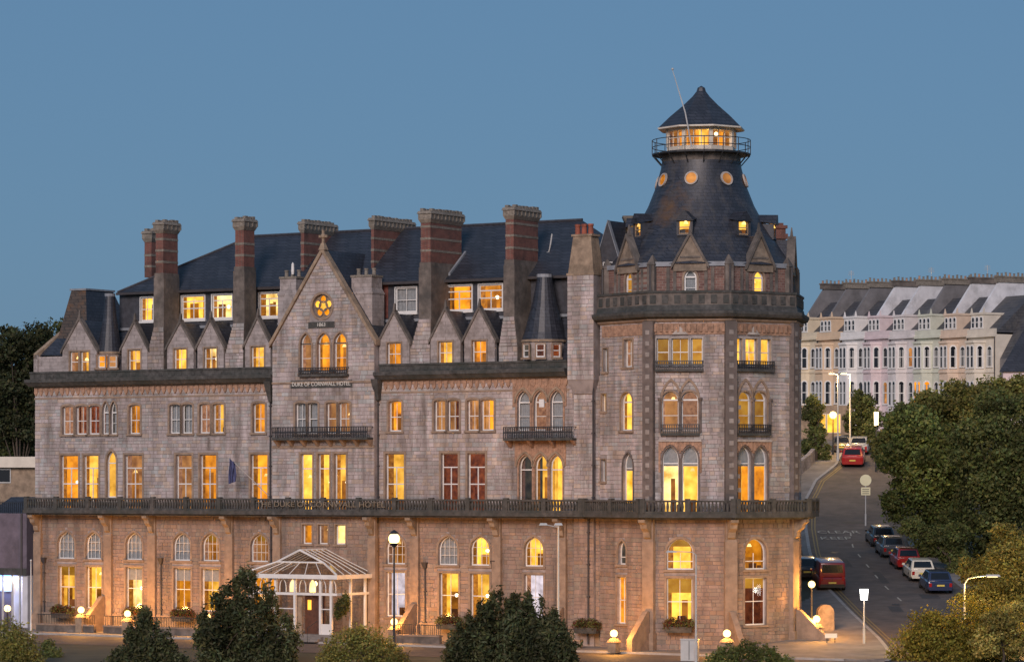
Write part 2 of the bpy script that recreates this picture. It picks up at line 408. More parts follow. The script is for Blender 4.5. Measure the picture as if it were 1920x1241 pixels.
ys = sorted(set([-60, 0, 60, 110, 140, 160, 175, 185] + [190+y*2.0 for y in range(0, 100)] + [400, 430, 480, 560, 700, 900, 1300, 2000]))
mb = MB(); mb.quadgrid([[(x, y, hill(x, y)) for x in xs] for y in ys])
tag(mb.build('ground', 'ground', smooth=True), kind='structure')
def sheet(name, mat, x0, x1, y0, y1, dz, nx=8, step=2.0, skirt=0.):
    mb = MB(); rows = []; n = max(2, int((y1-y0)/step))
    for i in range(n+1):
        y = y0+(y1-y0)*i/n; a, b = x0(y), x1(y)
        rows.append([(a+(b-a)*j/nx, y, hill(a+(b-a)*j/nx, y)+dz) for j in range(nx+1)])
    mb.quadgrid(rows)
    if skirt:
        for e in (0, -1): mb.quadgrid([[(r[e][0], r[e][1], r[e][2]) for r in rows], [(r[e][0], r[e][1], r[e][2]-skirt) for r in rows]])
    return tag(mb.build(name, mat, smooth=False), kind='structure')
sheet('road', 'asphalt', lambda y: kl(y)-.3, kr, 190, 400, .03, 8)
C = (13.02, 226.0); ANG = -32.5
NX, NY = sin(R(ANG)), -cos(R(ANG))
FO = (C[0]+4.6*NX, C[1]+4.6*NY)
F = Fr(FO[0], FO[1], ANG)                 # the long street front
def front_x(y, v):                        # X of the line v metres in front of the street front
    ox, oy = F.ox-v*F.V[0], F.oy-v*F.V[1]
    return ox+F.U[0]*(y-oy)/F.U[1]
sheet('pavement', 'paving', lambda y: max(-75, min(front_x(y, 5.2), kl(y)-.25)), lambda y: kl(y)-.25, 206.4, 345, .14, 10, 1.0, .2)
mb = MB(); k0 = []; k1 = []
for i in range(136):
    y = 206.4+i*1.0; x = kl(y); k0.append((x-.25, y, hill(x, y)+.155)); k1.append((x+.02, y, hill(x, y)+.155))
mb.quadgrid([k0, k1]); mb.quadgrid([k1, [(p[0], p[1], p[2]-.2) for p in k1]])
tag(mb.build('kerb', 'kerb'), kind='structure')
mb = MB()
A = [F.P(u, -5.2, .155) for u in range(-80, 20, 4)]; B_ = [F.P(u, -5.45, .155) for u in range(-80, 20, 4)]
mb.quadgrid([A, B_]); mb.quadgrid([B_, [(p[0], p[1], -.05) for p in B_]])
tag(mb.build('kerb', 'kerb'), kind='structure')
mb = MB(); mb.quadgrid([[F.P(u, -5.4, .02) for u in (-90, -40, 0, 26)], [F.P(u, -15.5, .02) for u in (-90, -40, 0, 26)]])
tag(mb.build('street', 'asphalt'), kind='structure')
sheet('pavement', 'paving', kr, lambda y: kr(y)+2.4, 200, 288, .14, 3, 2.0, .2)
def line(name, mat, xf, y0, y1, wd=.11, step=1.0):
    mb = MB(); ys_ = np.arange(y0, y1+.01, step)
    mb.quadgrid([[(xf(y), y, hill(xf(y), y)+.045) for y in ys_], [(xf(y)+wd, y, hill(xf(y)+wd, y)+.045) for y in ys_]])
    return tag(mb.build(name, mat), kind='structure')
line('double_yellow_line', 'yellow_paint', lambda y: kl(y)+.35, 212, 330); line('double_yellow_line', 'yellow_paint', lambda y: kl(y)+.62, 212, 330)
line('junction_line', 'yellow_paint', lambda y: kr(y)-.5, 276, 286)
for i in range(9):
    y = 229+i*6.5; line('centre_line', 'road_paint', lambda y: (kl(y)+kr(y))/2-.6, y, y+2.2, .12)
for s, py, px0 in (('KEEP', 1000, 1567), ('CLEAR', 989.5, 1572)):
    Y = {1000: 279.5, 989.5: 283.0}[py]; X = (px0-960)*Y/FP
    o = text('road_lettering', s, 1.25, WORLD, 0, 0, 0, 'road_paint', None, depth=.002, flat=(X, Y, hill(X, Y)+.07), stretch=1.8)
    o.rotation_euler = (math.atan(.125), 0, 0); tag(o, kind='structure')

for x_, y_, w_, l_ in ((27.3, 236, .9, 3.2), (30.4, 243.5, 1.4, 2.2), (26.2, 262, 1.0, 5.5), (29.0, 288, 2.2, 1.6), (28.4, 252, .6, 7.0)):
    mb = MB(); mb.quadgrid([[(x_+dx, y_+dy, hill(x_+dx, y_+dy)+.038) for dx in (0, w_)] for dy in (0, l_*.33, l_*.66, l_)]); tag(mb.build('road_patch', 'asphalt_dark'), kind='structure')
for x_, y_ in ((28.0, 240), (26.6, 271)):
    mb = MB(); mb.poly([(x_+.33*cos(i*pi/8), y_+.33*sin(i*pi/8), hill(x_, y_+.33*sin(i*pi/8))+.05) for i in range(16)]); tag(mb.build('manhole_cover', 'iron'), kind='structure')

# ================================================================ HOTEL
hotel = empty('hotel', (F.P(-25, 5, 0)[0], F.P(-25, 5, 0)[1], 0), 'large grey stone hotel with corner lantern tower, gables, banded chimneys and lit windows', 'hotel')
class Op:
    def __init__(s, u0, u1, z0, z1, arch=None, rise=None):
        s.u0, s.u1, s.z0, s.z1, s.arch = u0, u1, z0, z1, arch
        s.rise = rise if rise is not None else ({'round': .5, 'pointed': .72, 'seg': .12}.get(arch, 0)*(u1-u0))
        s.zs = z1-s.rise
    def curve(s, grow=0., n=8, inset=False):
        u0, u1, zs, zt = s.u0-grow, s.u1+grow, s.zs, s.z1+grow*(1.1 if s.arch else 1)
        if not s.arch: return [(u0, zt), (u1, zt)]
        w = u1-u0; out = []
        for i in range(2*n+1):
            if s.arch in ('round', 'seg'):
                t = pi*i/(2*n); out.append(((u0+u1)/2-w/2*cos(t), zs+(zt-zs)*sin(t)))
            else:
                x = i/n if i <= n else (2*n-i)/n
                d = w-x*w/2; z = sqrt(max(0, w*w-d*d))/(.8660254*w)
                out.append((u0+w/2*x if i <= n else u1-w/2*x, zs+(zt-zs)*z))
        return out
    def outline(s, grow=0., zb=None):
        zb = s.z0 if zb is None else zb
        c = s.curve(grow)
        return [(s.u0-grow, zb)]+c+[(s.u1+grow, zb)]
    def span(s, za, zb, m=.15):
        if zb <= s.z0-.05 or za >= s.z1+m*.7: return None
        if not s.arch or za < s.zs: return (s.u0-m, s.u1+m)
        c = [p for p in s.curve(m) if p[1] >= za]
        if not c: return None
        return (min(p[0] for p in c), max(p[0] for p in c))
STONES = []; BS0_ = HC-2.62
def stones(fr, u0, u1, z0, z1, ops, v, limits=None, hmin=.20, hmax=.33):
    z = z0
    while z < z1-.1:
        h = min(random.uniform(hmin, hmax), z1-z)
        if z1-(z+h) < .12: h = z1-z
        a, b = (u0, u1) if limits is None else limits(z+h)
        cuts = sorted(x for x in (o.span(z, z+h) for o in ops) if x)
        free = []; c = a
        for p, q in cuts:
            if p > c: free.append((c, min(p, b)))
            c = max(c, q)
        if c < b: free.append((c, b))
        for p, q in free:
            x = p
            while q-x > .07:
                wd = random.uniform(.28, .72)
                if q-x-wd < .2: wd = q-x
                g = .007; i = .024; vo = v-.035+random.uniform(-.014, .012)
                bse = [(x+g, z+g), (x+wd-g, z+g), (x+wd-g, z+h-g), (x+g, z+h-g)]
                j = [random.uniform(-.008, .008) for _ in range(4)]
                frt = [(x+g+i*.6, z+g+i*.6+j[0]), (x+wd-g-i*.6, z+g+i*.6+j[1]), (x+wd-g-i*.6, z+h-g-i*.6+j[2]), (x+g+i*.6, z+h-g-i*.6+j[3])]
                k = random.gauss(1, .085); hue = random.random()
                t = (1.04, .97, .99) if hue < .5 else ((1.0, 1.0, 1.0) if hue < .75 else ((1.12, .98, .86) if hue < .92 else (.92, 1.0, 1.03)))
                k = max(.55, min(1.45, k))
                if z < BS0_-.1: t = (t[0]*.68, t[1]*.56, t[2]*.46)        # browner ground storey, mostly the lamplight's cast painted into the stone
                pts = [fr.P(uu, v, zz) for uu, zz in bse]+[fr.P(uu, vo, zz) for uu, zz in frt]
                STONES.append((pts, tuple(k*q_ for q_ in t), wd*h*FP*FP/pts[0][1]**2, pts[0][2], fr is not F))
                x += wd
        z += h
def wall(fr, u0, u1, z0, z1, ops, v=0., thick=.32, label=None, dostones=True, name='wall', mat='mortar', sides=True):
    mb = MB()
    us = sorted(set([u0, u1]+[o.u0 for o in ops]+[o.u1 for o in ops])); zs = sorted(set([z0, z1]+[o.z0 for o in ops]+[o.z1 for o in ops]))
    us = [u for u in us if u0 <= u <= u1]; zs = [z for z in zs if z0 <= z <= z1]
    for a, b in zip(us, us[1:]):
        run = None
        for c, d in zip(zs, zs[1:]):
            inside = any(o.u0-1e-6 <= a and b <= o.u1+1e-6 and o.z0-1e-6 <= c and d <= o.z1+1e-6 for o in ops)
            if inside or b-a < 1e-5:
                if run: mb.poly([fr.P(a, v, run[0]), fr.P(b, v, run[0]), fr.P(b, v, run[1]), fr.P(a, v, run[1])]); run = None
            else: run = (run[0] if run else c, d)
        if run: mb.poly([fr.P(a, v, run[0]), fr.P(b, v, run[0]), fr.P(b, v, run[1]), fr.P(a, v, run[1])])
    for o in ops:
        if o.arch:
            c = o.curve(); m = len(c)//2
            mb.poly([fr.P(o.u0, v, o.z1)]+[fr.P(p[0], v, p[1]) for p in c[:m+1]])
            mb.poly([fr.P(p[0], v, p[1]) for p in c[m:]]+[fr.P(o.u1, v, o.z1)])
        ol = o.outline(); ol.append(ol[0])
        for p, q in zip(ol, ol[1:]):
            mb.poly([fr.P(p[0], v, p[1]), fr.P(q[0], v, q[1]), fr.P(q[0], v+thick, q[1]), fr.P(p[0], v+thick, p[1])])
    if sides:
        for u in (u0, u1): mb.poly([fr.P(u, v, z0), fr.P(u, v+thick+.6, z0), fr.P(u, v+thick+.6, z1), fr.P(u, v, z1)])
    w_ = mb.build(name, mat, hotel)
    if label: w_['label'] = label
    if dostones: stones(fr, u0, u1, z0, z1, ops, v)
    return w_
def wavy(mb, fr, u0, u1, z0, z1, v, amp=.04, n=10):
    us = [u0+(u1-u0)*i/n for i in range(n+1)]
    mb.quadgrid([[fr.P(u, v+(amp if i % 2 else -amp), z) for i, u in enumerate(us)] for z in (z0, z1)])
ROOM = {'Y': 'room_yellow', 'O': 'room_orange', 'P': 'room_pink', 'R': 'room_red', 'D': 'room_dim', 'W': 'room_white', 'K': 'room_cold', 'B': 'room_orange', 'C': 'room_pink', 'N': 'room_dim'}
def window(fr, o, glow, v=0., style='sash', surround='dressing', sill=True, parent=None, rec=.22, sw=.16, fw=.065, fmat='white_paint', roomdepth=.75, name='window'):
    par = parent or hotel
    P = fr.P; vf = v+rec; g = glow[0]; fl = glow[1:]
    W = o.u1-o.u0; H = o.z1-o.z0
    mb = MB()
    outer = o.outline()
    ins = Op(o.u0+fw, o.u1-fw, o.z0+fw, o.z1-fw, o.arch, max(0, o.rise-fw*.2) if o.arch else 0)
    mb.band(fr, outer, ins.outline(zb=o.z0), vf, vf+.07)
    mb.box(fr, o.u0+fw*.3, o.u1-fw*.3, vf-.012, vf+.062, o.z0, o.z0+fw*1.3)
    mid = (o.u0+o.u1)/2
    if style == 'sash':
        zm = o.z0+(o.zs-o.z0 if o.arch else H)*.5
        mb.box(fr, o.u0+fw*.5, o.u1-fw*.5, vf-.015, vf+.05, zm-.03, zm+.03)
        if W > .95: mb.box(fr, mid-.018, mid+.018, vf+.005, vf+.05, o.z0+.05, o.zs if o.arch else o.z1-.03)
    elif style == 'french':
        zt = o.z0+H*.76; zm = o.z0+H*.47
        mb.box(fr, o.u0+fw*.5, o.u1-fw*.5, vf-.015, vf+.05, zt-.04, zt+.04)
        mb.box(fr, o.u0+fw*.5, o.u1-fw*.5, vf-.012, vf+.05, zm-.04, zm+.04)
        mb.box(fr, mid-.035, mid+.035, vf-.01, vf+.045, o.z0+.05, zt)
    elif style == 'transom':
        zt = o.z0+H*.74
        mb.box(fr, o.u0+fw*.5, o.u1-fw*.5, vf-.015, vf+.05, zt-.04, zt+.04)
    elif style == 'grid':
        for k in (1, 2, 3): mb.box(fr, o.u0+W*k/4-.014, o.u0+W*k/4+.014, vf+.005, vf+.05, o.z0+.05, o.zs+(o.rise*.6 if k != 2 else o.rise*.97))
        for k in (.33, .62): mb.box(fr, o.u0+fw*.5, o.u1-fw*.5, vf+.007, vf+.047, o.z0+H*k-.014, o.z0+H*k+.014)
    elif style == 'lancet':
        mb.box(fr, o.u0+fw*.5, o.u1-fw*.5, vf-.012, vf+.05, o.zs-.05, o.zs+.05)
        zm = o.z0+(o.zs-o.z0)*.5; mb.box(fr, o.u0+fw*.5, o.u1-fw*.5, vf-.01, vf+.05, zm-.02, zm+.02)
    wn = mb.build(name, fmat, par)
    sub = wn if par is hotel else par
    m2 = MB(); m2.poly([P(u, vf+.045, z) for u, z in ins.outline()]); m2.build('pane', 'glass', sub)
    if surround:
        m3 = MB(); q = Op(o.u0, o.u1, o.z0, o.z1, o.arch, o.rise)
        m3.band(fr, q.outline(sw), q.outline(0), v-.055, v+.03)
        m3.build('surround', surround, sub)
    if sill:
        m3 = MB(); m3.box(fr, o.u0-sw-.05, o.u1+sw+.05, v-.14, v+rec-.02, o.z0-.15, o.z0-.003); m3.build('sill', surround or 'dressing', sub)
    def rbox(mt, nm):
        m4 = MB(); ex = .25 if roomdepth > .4 else .02; a, b, c, d, s0, e = o.u0-ex, o.u1+ex, o.z0-.05*(ex > .1), o.z1+.05*(ex > .1), vf+.05, vf+roomdepth
        m4.poly([P(a, e, c), P(b, e, c), P(b, e, d), P(a, e, d)])
        m4.poly([P(a, s0, c), P(a, e, c), P(a, e, d), P(a, s0, d)]); m4.poly([P(b, s0, c), P(b, e, c), P(b, e, d), P(b, s0, d)])
        m4.poly([P(a, s0, c), P(b, s0, c), P(b, e, c), P(a, e, c)]); m4.poly([P(a, s0, d), P(b, s0, d), P(b, e, d), P(a, e, d)])
        m4.build(nm, mt, sub)
    if g in 'NBC': rbox({'N': 'room_dim', 'B': 'blind_lit', 'C': 'curtain_rose'}[g], 'dark_room' if g == 'N' else 'lit_room')
    if g == 'N':
        m4 = MB(); wavy(m4, fr, o.u0-.05, o.u1+.05, o.z0, o.z1+.02, vf+.16, .015, 14); m4.build('net_curtain', 'net_curtain', sub)
    elif g == 'B':
        m4 = MB(); m4.box(fr, o.u0-.06, o.u1+.06, vf+.10, vf+.115, o.z0+(H*.04), o.z1+.02); m4.build('blind', 'blind_lit', sub)
    elif g == 'C':
        m4 = MB(); wavy(m4, fr, o.u0-.1, o.u1+.1, o.z0, o.z1+.02, vf+.2, .035, 16); m4.build('curtain', 'curtain_rose', sub)
    else:
        rbox(ROOM[g], 'lit_room' if g not in 'DR' else 'dark_room')
        if 'n' not in fl:
            cm = {'Y': 'curtain_lit', 'O': 'curtain_lit', 'W': 'curtain_lit', 'P': 'curtain_rose', 'R': 'room_red', 'K': 'curtain_rose', 'D': 'curtain_dim'}[g]
            wl = W*random.uniform(.14, .3); wr = W*random.uniform(.05, .16)
            for p, q in ((o.u0-.05, o.u0+wl), (o.u1-wr, o.u1+.1)):
                m5 = MB(); wavy(m5, fr, p, q, o.z0, o.z1+.02, vf+.17, .03, 6); m5.build('curtain', cm, sub)
        if 'b' in fl:
            m6 = MB(); m6.box(fr, o.u0-.05, o.u1+.05, vf+.09, vf+.10, o.z1-H*random.uniform(.22, .34), o.z1+.02); m6.build('blind', 'curtain_rose' if g == 'K' else 'blind_lit', sub)
        if 'g' in fl:
            m6 = MB(); m6.box(fr, o.u0-.05, o.u1+.05, vf+.09, vf+.10, o.z1-H*.30, o.z1+.02); m6.build('blind', 'net_curtain', sub)
        if 'f' in fl:
            m6 = MB(); uu = o.u0+W*random.uniform(.3, .5)
            m6.box(fr, uu, uu+W*.32, vf+.35, vf+.45, o.z0, o.z0+H*.2); m6.box(fr, uu+W*.36, uu+W*.6, vf+.3, vf+.4, o.z0, o.z0+H*.13); m6.build('furniture', 'furniture', sub)
        if g in 'YOWP' and W > .7:
            rw = random.Random(int(o.u0*977+o.z0*131))
            if rw.random() < .6:
                uu = o.u0+W*rw.uniform(.05, .6); m6 = MB(); m6.box(fr, uu, uu+W*rw.uniform(.2, .35), vf+roomdepth-.2, vf+roomdepth-.05, o.z0, o.z0+H*rw.uniform(.35, .75)); m6.build('furniture', 'wardrobe', sub)
            if rw.random() < .4 and 's' not in fl:
                m6 = MB(); cc = P(o.u0+W*rw.uniform(.25, .7), vf+roomdepth-.25, 0); zt_l = o.z0+H*rw.uniform(.55, .8)
                m6.lathe(cc[0], cc[1], [(.17, zt_l), (.08, zt_l+.2)], 10); m6.build('lamp_shade', 'room_white', sub)
        if 's' in fl:
            m6 = MB(); m6.ball(P(mid+W*.12, vf+.45, o.z0+H*.5), min(.13, W*.12)); m6.build('table_lamp', 'lamp_spot', sub, smooth=True)
    return wn

z = lambda r: r+HC
TW0, TW1, AW0, AW1 = z(-9.7), z(-6.53), z(-5.97), z(-3.92)
BS0, BS1, BP = z(-2.62), z(-2.22), z(-1.33)
FB, FT, SB, ST = z(-2.2), z(1.9), z(3.48), z(5.65)
FR0, FR1, CO = z(6.3), z(7.15), z(8.02)
def opx(fr, a, b, z0, z1, v=0., arch=None, rise=None): return Op(fr.u(a, v), fr.u(b, v), z0, z1, arch, rise)
UL = F.u(66); UG0, UG1 = F.u(511, -.5), F.u(702, -.5); UR = -4.9
# ---- openings of the two wings: (px0, px1, light, style, group key)
def row(fr, specs, z0, z1, arch, style, v=0., rise=None, **kw):
    out = []
    for s in specs:
        o = opx(fr, s[0], s[1], z0, z1, v, arch, rise)
        window(fr, o, s[2], v, s[3] if len(s) > 3 else style, **kw); out.append(o)
    return out
LW = []
LW += row(F, [(108, 140, 'N'), (161, 190, 'N'), (236, 267, 'N'), (325, 357, 'N'), (379, 411, 'Pb'), (470, 503, 'Pb')], AW0, AW1, 'pointed', 'grid', rise=.85)
LW += row(F, [(110, 141, 'Ybf'), (162, 191, 'Yf'), (236, 267, 'Wsg'), (326, 358, 'Ogf'), (378, 411, 'Ygf'), (471, 503, 'Oc')], TW0, TW1, None, 'sash')
LW += row(F, [(114, 147, 'Osf'), (157, 185, 'Yf'), (234, 267, 'P'), (330, 360, 'P'), (375, 406, 'Of'), (470, 502, 'Of')], FB, FT, None, 'french', sill=False)
LW += row(F, [(200, 218, 'Yn')], z(-1.3), z(2.2), 'pointed', 'transom', rise=.75)
LW += row(F, [(117, 138, 'C'), (142, 163, 'R'), (166, 187, 'R'), (242, 263, 'O'), (318, 338, 'N'), (341, 361, 'N'), (374, 394, 'C'), (399, 420, 'Yf'), (474, 497, 'O')], SB, ST, 'seg', 'sash')
LW += row(F, [(191.5, 204.5, 'N'), (206.5, 219.5, 'N')], SB, z(5.95), 'pointed', 'lancet', rise=.85, sw=.09)
RW = []
RW += row(F, [(724, 760, 'P'), (822, 858, 'N'), (882, 918, 'Ys'), (983, 1019, 'Y')], AW0, AW1, 'pointed', 'grid', rise=.85)
RW += row(F, [(724, 760, 'Kf'), (824, 860, 'Ysf'), (882, 918, 'Ysf'), (983, 1019, 'K')], TW0, TW1, None, 'sash')
RW += row(F, [(723, 758, 'Yf'), (827, 859, 'R'), (877, 910, 'R')], FB, FT, None, 'french', sill=False)
RW += row(F, [(973, 998, 'D'), (1003, 1027, 'Y'), (1031, 1055, 'Y')], FB, z(1.75), 'pointed', 'transom', sill=False, rise=.8, surround='terracotta', sw=.1)
RW += row(F, [(729, 753, 'O'), (814, 836, 'P'), (839, 861, 'R'), (876, 898, 'P'), (902, 926, 'O')], SB, ST, 'seg', 'sash')
RW += row(F, [(970, 994, 'N'), (1001, 1025, 'C'), (1032, 1056, 'N')], z(3.45), z(6.2), 'pointed', 'lancet', rise=.8, surround='terracotta', sw=.14, sill=False)
wall(F, UL, UG0+.3, 0, FR1, LW, label='long stone street wall left of the gable')
wall(F, UG1-.3, UR, 0, FR1, RW, label='stone street wall between the gable and the tower')
# end wall on the far left and back of the house
mb = MB(); mb.poly([F.P(UL, .3, 0), F.P(UL, 15, 0), F.P(UL, 15, FR1), F.P(UL, .3, FR1)])
mb.poly([F.P(UL, 15, 0), F.P(2, 15, 0), F.P(2, 15, FR1), F.P(UL, 15, FR1)]); mb.build('back_wall', 'coursed', hotel)

# ---- gable bay
GV = -.5; gz = lambda px, py: F.z(px, py, GV)
GW = []
GW += row(F, [(567, 585, 'O'), (597, 615, 'P'), (629, 648, 'Wn')], z(-4.6), z(-3.2), None, 'plain', v=GV, sw=.1)
GW += row(F, [(564, 586, 'Yn'), (596, 618, 'Ys'), (627, 649, 'Ys')], FB, FT, None, 'transom', v=GV, sill=False)
GW += row(F, [(554, 574, 'N'), (577, 596, 'N'), (612, 631, 'P'), (635, 656, 'P')], z(3.35), z(5.6), 'seg', 'sash', v=GV)
GW += row(F, [(563, 584, 'P'), (595, 619, 'O'), (626, 650, 'O')], z(7.75), z(10.6), 'pointed', 'lancet', v=GV, rise=.75, sw=.12)
zmid = z(11.1); zap = gz(607, 474); zev = gz(607, 643)
um = (UG0+UG1)/2; hw = (UG1-UG0)/2
def glim(zz): h = hw*max(0, (zap-zz)/(zap-zev)) if zz > zev else hw; return (um-h, um+h)
a, b = glim(zmid)
# the lancets rise past the springing of the gable, so they are cut in both pieces of wall
lan = [Op(o.u0, o.u1, zev, o.z1, o.arch, o.rise) for o in GW if o.z1 > zev]
low = [Op(o.u0, o.u1, o.z0, zev) for o in GW if o.z1 > zev]
wall(F, UG0, UG1, 0, zev, [o for o in GW if o.z1 < zev]+low, GV, label='tall gabled centre bay of the stone front', thick=.3)
mb = MB()
wall(F, a, b, zev, zmid, lan, GV, dostones=False, sides=False, name='gable_wall')
stones(F, a, b, zev, zmid, lan, GV, glim)
for u_, s_ in ((a, UG0), (b, UG1)): mb.poly([F.P(u_, GV, zev), F.P(s_, GV, zev), F.P(u_, GV, zmid)])
ru, rz, rr = F.u(604, GV), gz(604, 574), .86
tri = [(a, zmid), (b, zmid), (um, zap)]
angs = sorted([2*pi*i/40 for i in range(40)]+[atan2(p[1]-rz, p[0]-ru) % (2*pi) for p in tri])
def hit(t):
    best = 99
    for p, q in zip(tri, tri[1:]+tri[:1]):
        dx, dz, ex, ez = cos(t), sin(t), q[0]-p[0], q[1]-p[1]
        den = dx*ez-dz*ex
        if abs(den) < 1e-9: continue
        s_ = ((p[0]-ru)*ez-(p[1]-rz)*ex)/den; k = ((p[0]-ru)*dz-(p[1]-rz)*dx)/den
        if s_ > 0 and -1e-6 <= k <= 1+1e-6: best = min(best, s_)
    return (ru+best*cos(t), rz+best*sin(t))
for t0, t1 in zip(angs, angs[1:]+[angs[0]+2*pi]):
    h0, h1 = hit(t0), hit(t1)
    mb.poly([F.P(h0[0], GV, h0[1]), F.P(h1[0], GV, h1[1]), F.P(ru+rr*cos(t1), GV, rz+rr*sin(t1)), F.P(ru+rr*cos(t0), GV, rz+rr*sin(t0))])
    mb.poly([F.P(ru+rr*cos(t0), GV, rz+rr*sin(t0)), F.P(ru+rr*cos(t1), GV, rz+rr*sin(t1)), F.P(ru+rr*cos(t1), GV+.3, rz+rr*sin(t1)), F.P(ru+rr*cos(t0), GV+.3, rz+rr*sin(t0))])
mb.build('gable_wall', 'mortar', hotel)
stones(F, a, b, zmid, zap-.5, [Op(ru-rr-.1, ru+rr+.1, rz-rr-.1, rz+rr+.1, 'round', 0.96+.9)], GV, glim)
# rose window: stone plate with five foils round a centre
mb = MB(); plate_n = 40
circ = lambda r, t: (ru+r*cos(t), rz+r*sin(t))
ring_o = [circ(rr+.17, 2*pi*i/40) for i in range(41)]; ring_i = [circ(rr, 2*pi*i/40) for i in range(41)]
mb.band(F, ring_o, ring_i, GV-.06, GV+.02); rose = mb.build('rose_window', 'dressing', hotel)
mb = MB(); foils = [(0, 0, .33)]+[(.52*cos(pi/2+2*pi*k/5), .52*sin(pi/2+2*pi*k/5), .235) for k in range(5)]
N = 64; mb2 = MB()
for (du, dz_, r) in foils:
    mb.band(F, [(ru+du+(r+.07)*cos(2*pi*i/20), rz+dz_+(r+.07)*sin(2*pi*i/20)) for i in range(21)], [(ru+du+r*cos(2*pi*i/20), rz+dz_+r*sin(2*pi*i/20)) for i in range(21)], GV+.12, GV+.24)
mb.build('tracery', 'ochre_stone', rose)
mb = MB(); mb.poly([F.P(*circ(rr, 2*pi*i/40)[:1], GV+.22, circ(rr, 2*pi*i/40)[1]) for i in range(40)]); mb.build('tracery_plate', 'ochre_stone', rose)
for (du, dz_, r), mname in zip(foils, ['room_yellow', 'room_orange', 'room_yellow', 'room_orange', 'room_orange', 'room_yellow']):
    mb = MB(); mb.poly([F.P(ru+du+r*cos(2*pi*i/20), GV+.205, rz+dz_+r*sin(2*pi*i/20)) for i in range(20)]); mb.build('foil_pane', mname, rose)
# gable coping, roof behind it, cross
mb = MB()
for s_ in (-1, 1):
    mb.prism(F, [(um+s_*(hw+.22), zev-.25), (um+s_*(hw+.22), zev+.12), (um, zap+.42), (um, zap+.02)], GV-.16, GV+.38)
mb.build('gable_coping', 'ochre_stone', hotel)
mb = MB()
for s_ in (-1, 1): mb.poly([F.P(um+s_*(hw+.1), GV+.3, zev+.0), F.P(um, GV+.3, zap+.2), F.P(um, 7, zap+.2), F.P(um+s_*(hw+.1), 4, zev+.0)])
mb.build('gable_roof', 'slate', hotel)
mb = MB(); zc = zap+.3
mb.frus(F, (um-.28, um+.28, GV-.2, GV+.3), zc-.1, (um-.12, um+.12, GV-.08, GV+.16), zc+.4)
mb.box(F, um-.08, um+.08, GV-.03, GV+.12, zc+.4, zc+1.35); mb.box(F, um-.36, um+.36, GV-.025, GV+.115, zc+.8, zc+.98)
mb.ball(F.P(um, GV+.04, zc+.9), .2); mb.build('cross_finial', 'ochre_stone', hotel)
# date stone and name board
mb = MB(); d0, d1 = F.u(579, GV), F.u(628, GV); zd = gz(604, 609)
mb.box(F, d0, d1, GV-.07, GV, zd-.22, zd+.22); db = mb.build('date_stone', 'sooty', hotel)
text('date_lettering', '1863', .40, F, (d0+d1)/2, GV-.075, zd, 'letter_white', db, stretch=.9)
mb = MB(); d0, d1 = F.u(546, GV), F.u(661, GV); zd = gz(604, 720)
mb.box(F, d0, d1, GV-.08, GV, zd-.27, zd+.27); db = mb.build('name_board', 'sooty', hotel)
t = text('name_lettering', 'DUKE OF CORNWALL HOTEL', .41, F, (d0+d1)/2, GV-.085, zd, 'letter_white', db, stretch=1.0)
t.scale = ((d1-d0)*.95/max(.1, t.dimensions.x), 1.0, 1)

# ---- balustrades, balconies, cornices
def balustrade(fr, u0, u1, v, z0, z1, step=.25, post=3.2, mat='sooty', parent=None, th=.2, name='balustrade'):
    par = parent or hotel
    mb = MB(); mb.box(fr, u0, u1, v-th*.65, v+th*.65, z1-.13, z1); mb.box(fr, u0, u1, v-th*.55, v+th*.55, z0, z0+.14)
    n = max(1, round((u1-u0)/post))
    for i in range(n+1):
        uu = min(max(u0+(u1-u0)*i/n, u0+.17), u1-.17); mb.box(fr, uu-.17, uu+.17, v-th*.75, v+th*.75, z0+.003, z1+.1)
    b = mb.build(name, mat, par)
    mb = MB(); u = u0+step/2
    while u < u1:
        mb.frus(fr, (u-.05, u+.05, v-.05, v+.05), z0+.14, (u-.085, u+.085, v-.07, v+.07), (z0+z1)/2)
        mb.frus(fr, (u-.085, u+.085, v-.07, v+.07), (z0+z1)/2, (u-.045, u+.045, v-.045, v+.045), z1-.13)
        u += step
    mb.build('balusters', mat, b if par is hotel else par, kind='stuff')
    return b
BV = -1.34
mb = MB(); UB = F.u(44, BV); UBR = -5.94
mb.box(F, UB, UBR, BV-.1, -.03, BS1-.28, BS1); mb.box(F, UB+.15, UBR, BV+.12, -.03, BS0, BS1-.28)
bal = mb.build('balcony', 'sooty', hotel); balustrade(F, UB+.1, UBR, BV+.05, BS1, BP)
t = text('balcony_lettering', 'THE DUKE OF CORNWALL HOTEL', .5, F, (F.u(480, BV)+F.u(728, BV))/2, BV-.16, (BS1+BP)/2+.02, 'letter_gold', bal, depth=.015); t['kind'] = 'stuff'
t.scale = ((F.u(728, BV)-F.u(480, BV))*.97/max(.1, t.dimensions.x), 1.05, 1)
